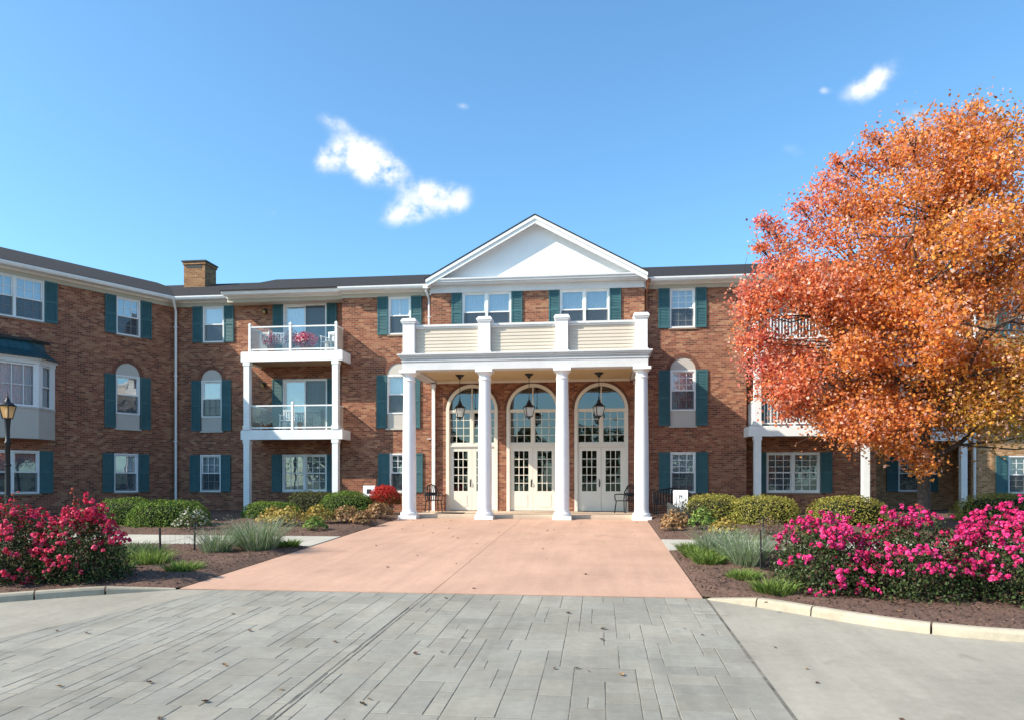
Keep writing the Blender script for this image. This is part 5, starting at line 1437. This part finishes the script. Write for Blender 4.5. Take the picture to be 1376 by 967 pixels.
def potted(loc, r, h, cols, label, name, pot='terracotta', n=420, sz=0.055, pr=0.15, ph=0.24, shape=None):
    t = thing(name, label, 'potted plant', loc)
    mb = MB(); mb.lathe((0, 0, 0), [(pr * 0.7, 0), (pr, ph - 0.04), (pr * 1.1, ph - 0.04), (pr * 1.1, ph), (pr * 0.95, ph), (pr * 0.9, ph - 0.03), (0.01, ph - 0.03)], 16); mb.build('pot', M[pot], t, smooth=True)
    d = unit(RNG.normal(size=(n, 3))) * (RNG.random((n, 1)) ** 0.4) * np.array([r, r * 0.8, h])
    p = d + np.array([0, 0, ph + h * 0.85])
    leaf_cloud('leaves', p, d + RNG.normal(size=(n, 3)) * 0.5, RNG.uniform(sz * 0.7, sz * 1.3, n), pick(cols, n), M['leaf'], t)
    stems('stems', [((0, 0, ph - 0.05), p[i]) for i in range(0, n, 25)], M['twig'], t, 0.006)
    return t
FP_ = [(0.80, 0.05, 0.18), (0.85, 0.20, 0.32), (0.62, 0.03, 0.10), (0.85, 0.65, 0.65)]
potted((-8.85, 2.98, ZB3), 0.52, 0.30, FP_, 'round mound of red and pink flowers in a pot on the upper balcony', 'flower_pot', n=1100, sz=0.08)
potted((-10.2, 2.9, ZB3), 0.42, 0.30, [(0.65, 0.10, 0.28), (0.5, 0.08, 0.18), (0.12, 0.16, 0.06)], 'loose pink flowers in a pot beside the plastic chair on the upper balcony', 'flower_pot', n=600)
potted((-9.55, 3.35, ZB3), 0.30, 0.42, [(0.16, 0.09, 0.09), (0.24, 0.14, 0.15), (0.30, 0.16, 0.16)], 'tall brown-leaved potted shrub behind the mid rail post of the upper balcony', 'potted_shrub', n=520)
potted((-10.55, 3.1, ZB2), 0.32, 0.32, [(0.16, 0.07, 0.11), (0.24, 0.10, 0.17), (0.10, 0.05, 0.07)], 'purple-leaved potted shrub on the lower balcony', 'potted_shrub', n=480)
potted((-9.05, 2.95, ZB2), 0.13, 0.11, [(0.55, 0.05, 0.06), (0.45, 0.10, 0.10), (0.08, 0.14, 0.04)], 'little red-flowered pot by the mid rail post of the lower balcony', 'flower_pot', n=150, pr=0.09, ph=0.14)

# cream towel rack on the upper balcony
t = thing('folding_screen', 'narrow cream folding screen at the corner of the upper balcony', 'screen', (-10.75, 3.5, ZB3))
mb = MB(); mb.box(ID, -0.17, 0.17, -0.012, 0.012, 0.08, 0.92); mb.build('panel', M['cream'], t)
mb = MB(); mb.box(ID, -0.2, -0.172, -0.02, 0.02, 0, 0.98); mb.box(ID, 0.172, 0.2, -0.02, 0.02, 0, 0.98); mb.build('frame', M['plastic'], t)

# ------------------------------------------------------------------ loose bark chips, and the wood across the road behind the viewer
def chips():
    P = []
    for _ in range(15000):
        sd = RNG.random() < 0.5
        x = RNG.uniform(4.15, 9.5) if sd else RNG.uniform(-10.5, -4.32)
        f = lerp_curb(CURB_R if sd else CURB_L, x) + 0.2
        y = RNG.uniform(f, -8.05) if RNG.random() < 0.72 else RNG.uniform(-5.8, 0.5)
        e = min(1.0, (y - f) / 0.4 if y < -8 else 1, abs(x - (4.09 if sd else -4.26)) / 0.3, abs(y + 7.95) / 0.3, abs(y + 5.85) / 0.3)
        P.append((x, y, gz(y) + 0.028 + 0.07 * e + 0.03 * float(vnoise(x, y, 2.3)) * e))
    P = np.array(P); n = len(P)
    o = leaf_cloud('bark_chips', P, RNG.normal(size=(n, 3)) * 0.5 + np.array([0, 0, 0.8]), RNG.uniform(0.02, 0.065, n), pick([(0.10, 0.055, 0.038), (0.16, 0.09, 0.062), (0.055, 0.032, 0.025), (0.24, 0.16, 0.11)], n, 0.3, [0.4, 0.3, 0.22, 0.08]), M['leaf'], None, aspect=0.45, fold=0.1)
    tag(o, kind='stuff')
chips()
def far_wood():
    P, NR, C_ = [], [], []
    for i in range(26):
        x = -75 + i * 6.2 + RNG.normal() * 1.5; y = -82 + RNG.normal() * 5; h = RNG.uniform(7, 13); r = h * 0.33
        n = 900; d = unit(RNG.normal(size=(n, 3))); p = d * np.array([r, r, h * 0.42]) * (RNG.random((n, 1)) ** 0.35) + np.array([x, y, gz(y) + h * 0.58])
        P.append(p); NR.append(d + RNG.normal(size=(n, 3)) * 0.5); C_.append(pick([(0.06, 0.08, 0.02), (0.12, 0.08, 0.02), (0.04, 0.06, 0.02)], n))
    o = leaf_cloud('distant_wood', np.concatenate(P), np.concatenate(NR), RNG.uniform(0.5, 1.1, sum(len(p) for p in P)), np.concatenate(C_), M['leaf'], None)
    tag(o, kind='stuff')
far_wood()

# ------------------------------------------------------------------ fallen leaves
def dry_leaf(name, s, col):
    mb = MB()
    pts = [(0, -0.5), (0.18, -0.32), (0.42, -0.18), (0.28, 0.02), (0.40, 0.26), (0.14, 0.26), (0, 0.55), (-0.14, 0.26), (-0.42, 0.22), (-0.26, 0.0), (-0.40, -0.2), (-0.17, -0.3)]
    zf = lambda x, y: abs(x) * 0.5 + max(0, y) ** 2 * 0.9 + 0.06
    c0 = (0, 0, 0.05 * s)
    for a, b in zip(pts, pts[1:] + pts[:1]): mb.face([c0, (a[0] * s, a[1] * s, zf(*a) * s), (b[0] * s, b[1] * s, zf(*b) * s)])
    return mb
M['dry1'] = noisy('dry_leaf_brown', (0.09, 0.045, 0.028), 0.8, 0.4, 30)
M['dry2'] = noisy('dry_leaf_tan', (0.26, 0.15, 0.07), 0.8, 0.3, 30)
zones = (('pink driveway', (-4.0, 3.9, -13.2, -0.6), 30, 'dry brown leaf lying on the pink driveway', 0.015),
         ('paving', (-4.6, 4.0, -20.2, -13.6), 34, 'dry brown leaf lying on the grey paving slabs', 0.013),
         ('concrete', (4.3, 7.0, -19.5, -15.9), 12, 'dry brown leaf lying on the plain concrete road', 0.002),
         ('mulch beside the magenta roses', (4.3, 8.0, -15.0, -8.3), 26, 'dry leaf lying on the mulch of the bed with the magenta roses', 0.14),
         ('mulch beside the crimson roses', (-8.0, -4.5, -13.6, -8.3), 20, 'dry leaf lying on the mulch of the bed with the crimson roses', 0.14))
rl = random.Random(5)
proto = {}
for zn, (xa, xb, ya, yb_), cnt, lab, dz in zones:
    for i in range(cnt):
        key = 'dry1' if rl.random() < 0.72 else 'dry2'
        if key not in proto:
            proto[key] = dry_leaf('fallen_leaf', 0.068, key).build('fallen_leaf', M[key]); o = proto[key]
        else:
            o = proto[key].copy(); COL.objects.link(o)
        x, y = rl.uniform(xa, xb), rl.uniform(ya, yb_)
        if zn == 'paving' and x < -3.4 + (y + 13.5) * 0.287: x = -x * 0.6
        if zn.startswith('mulch'):
            x = x if y > lerp_curb(CURB_R if x > 0 else CURB_L, x) + 0.3 else math.copysign(4.8, x)
        o.location = (x, y, gz(y) + dz); o.rotation_euler = (rl.uniform(-0.2, 0.2), rl.uniform(-0.2, 0.2), rl.uniform(0, 6.28)); s = rl.uniform(0.5, 1.25); o.scale = (s, s, s)
        tag(o, lab, 'leaf', 'fallen leaves on the ' + zn)

# ------------------------------------------------------------------ sky, sun, camera
SUN_EL, SUN_AZ = 35.0, math.atan2(-math.sin(R(64)), -math.cos(R(64)))
wd = bpy.data.worlds.new('World'); scene.world = wd; wd.use_nodes = True
nt = wd.node_tree; nt.nodes.clear(); N, L = nt.nodes, nt.links
out = N.new('ShaderNodeOutputWorld'); bg = N.new('ShaderNodeBackground'); L.new(bg.outputs[0], out.inputs[0])
sky = N.new('ShaderNodeTexSky'); sky.sky_type = 'NISHITA'; sky.sun_disc = False
sky.sun_elevation = R(SUN_EL); sky.sun_rotation = SUN_AZ; sky.air_density = 1.0; sky.dust_density = 1.3; sky.ozone_density = 1.8; sky.altitude = 100
bg.inputs['Strength'].default_value = 0.15
tc = N.new('ShaderNodeTexCoord')
rot = N.new('ShaderNodeVectorRotate'); rot.rotation_type = 'Z_AXIS'; rot.inputs['Angle'].default_value = -math.atan(0.118)
L.new(tc.outputs['Generated'], rot.inputs['Vector'])
sep = N.new('ShaderNodeSeparateXYZ'); L.new(rot.outputs[0], sep.inputs[0])
def math_node(op, a, b=None, c=None):
    n = N.new('ShaderNodeMath'); n.operation = op
    for i, v in enumerate((a, b, c)):
        if v is None: continue
        if isinstance(v, (int, float)): n.inputs[i].default_value = v
        else: L.new(v, n.inputs[i])
    return n.outputs[0]
# tangents of azimuth and elevation about the building's axis
yy = math_node('MAXIMUM', sep.outputs[1], 0.02)
ta = math_node('DIVIDE', sep.outputs[0], yy); te = math_node('DIVIDE', sep.outputs[2], yy)
cmb = N.new('ShaderNodeCombineXYZ'); L.new(ta, cmb.inputs[0]); L.new(te, cmb.inputs[1])
nz = N.new('ShaderNodeTexNoise'); nz.inputs['Scale'].default_value = 26; nz.inputs['Detail'].default_value = 9; nz.inputs['Roughness'].default_value = 0.62; L.new(cmb.outputs[0], nz.inputs['Vector'])
nz2 = N.new('ShaderNodeTexNoise'); nz2.inputs['Scale'].default_value = 11; nz2.inputs['Detail'].default_value = 5; L.new(cmb.outputs[0], nz2.inputs['Vector'])
def blob(a, e, ra, re, slope=0.0, gain=1.0):
    da = math_node('SUBTRACT', ta, a); de0 = math_node('SUBTRACT', te, e); de = math_node('MULTIPLY_ADD', da, slope, de0)
    x = math_node('DIVIDE', da, ra); y = math_node('DIVIDE', de, re)
    r2 = math_node('ADD', math_node('MULTIPLY', x, x), math_node('MULTIPLY', y, y))
    return math_node('MULTIPLY', math_node('EXPONENT', math_node('MULTIPLY', r2, -1.0)), gain)
BL = [(-0.205, 0.442, 0.036, 0.022, 0.1, 1.0), (-0.180, 0.415, 0.040, 0.020, 0.2, 1.05), (-0.245, 0.432, 0.022, 0.020, -0.5, 0.72), (-0.160, 0.418, 0.016, 0.014, 0, 0.55),
      (-0.122, 0.372, 0.045, 0.022, -0.2, 0.9), (-0.118, 0.388, 0.014, 0.016, 0, 0.6), (-0.080, 0.378, 0.024, 0.020, 0, 0.72), (-0.150, 0.354, 0.028, 0.012, -0.1, 0.5),
      (-0.238, 0.480, 0.026, 0.012, 0.35, 0.46), (0.492, 0.538, 0.034, 0.022, -0.5, 0.62), (0.470, 0.525, 0.026, 0.014, -0.3, 0.48), (0.418, 0.523, 0.010, 0.006, 0, 0.42), (0.381, 0.443, 0.022, 0.012, 0, 0.34), (0.54, 0.49, 0.028, 0.018, 0, 0.36), (-0.066, 0.502, 0.012, 0.006, 0.2, 0.36),
      (-0.33, 0.36, 0.03, 0.01, 0, 0.27)]
tot = None
for b in BL:
    v = blob(*b); tot = v if tot is None else math_node('ADD', tot, v)
nmix = math_node('MULTIPLY_ADD', nz2.outputs['Fac'], 1.5, math_node('MULTIPLY_ADD', nz.outputs['Fac'], 2.6, -2.05))
den = math_node('MULTIPLY', tot, math_node('ADD', nmix, 0.72))
mask = N.new('ShaderNodeMapRange'); mask.interpolation_type = 'SMOOTHSTEP'; mask.inputs[1].default_value = 0.09; mask.inputs[2].default_value = 0.88; L.new(den, mask.inputs[0])
front = math_node('GREATER_THAN', sep.outputs[1], 0.1)
mk = math_node('MULTIPLY', mask.outputs[0], front)
tint = N.new('ShaderNodeMix'); tint.data_type = 'RGBA'; tint.blend_type = 'MULTIPLY'; tint.inputs[0].default_value = 1.0; tint.inputs[7].default_value = (0.75, 1.12, 1.26, 1)
L.new(sky.outputs[0], tint.inputs[6])
mx = N.new('ShaderNodeMix'); mx.data_type = 'RGBA'; L.new(mk, mx.inputs[0]); L.new(tint.outputs[2], mx.inputs[6]); 
cshade = N.new('ShaderNodeMix'); cshade.data_type = 'RGBA'; L.new(nz2.outputs['Fac'], cshade.inputs[0]); cshade.inputs[6].default_value = (3.7, 3.95, 4.4, 1); cshade.inputs[7].default_value = (6.2, 6.2, 6.2, 1)
L.new(cshade.outputs[2], mx.inputs[7])
L.new(mx.outputs[2], bg.inputs[0])

sl_ = bpy.data.lights.new('sun', 'SUN'); sl_.energy = 5.0; sl_.angle = R(0.5); sl_.color = (1.0, 0.90, 0.74)
so = bpy.data.objects.new('sun', sl_); COL.objects.link(so)
dv = Vector((math.sin(SUN_AZ) * math.cos(R(SUN_EL)), math.cos(SUN_AZ) * math.cos(R(SUN_EL)), math.sin(R(SUN_EL))))
so.rotation_euler = dv.to_track_quat('Z', 'Y').to_euler(); so.location = (-30, -20, 40)

cd = bpy.data.cameras.new('camera'); cd.sensor_width = 36; cd.lens = 36 * 1000 / 1376; cd.shift_y = (645 - 483.5) / 1376; cd.clip_end = 3000; cd.clip_start = 0.05
co = bpy.data.objects.new('camera', cd); COL.objects.link(co); co.location = (2.55, -24.87, 1.30); co.rotation_euler = (R(90), 0, math.atan(0.118)); scene.camera = co

vs = scene.view_settings; vs.view_transform = 'Standard'; vs.look = 'None'; vs.gamma = 1.0; vs.exposure = 0.62
scene.display_settings.display_device = 'sRGB'
try: vs.use_curve_mapping = False
except Exception: pass
scene.cycles.max_bounces = 8; scene.cycles.transparent_max_bounces = 16
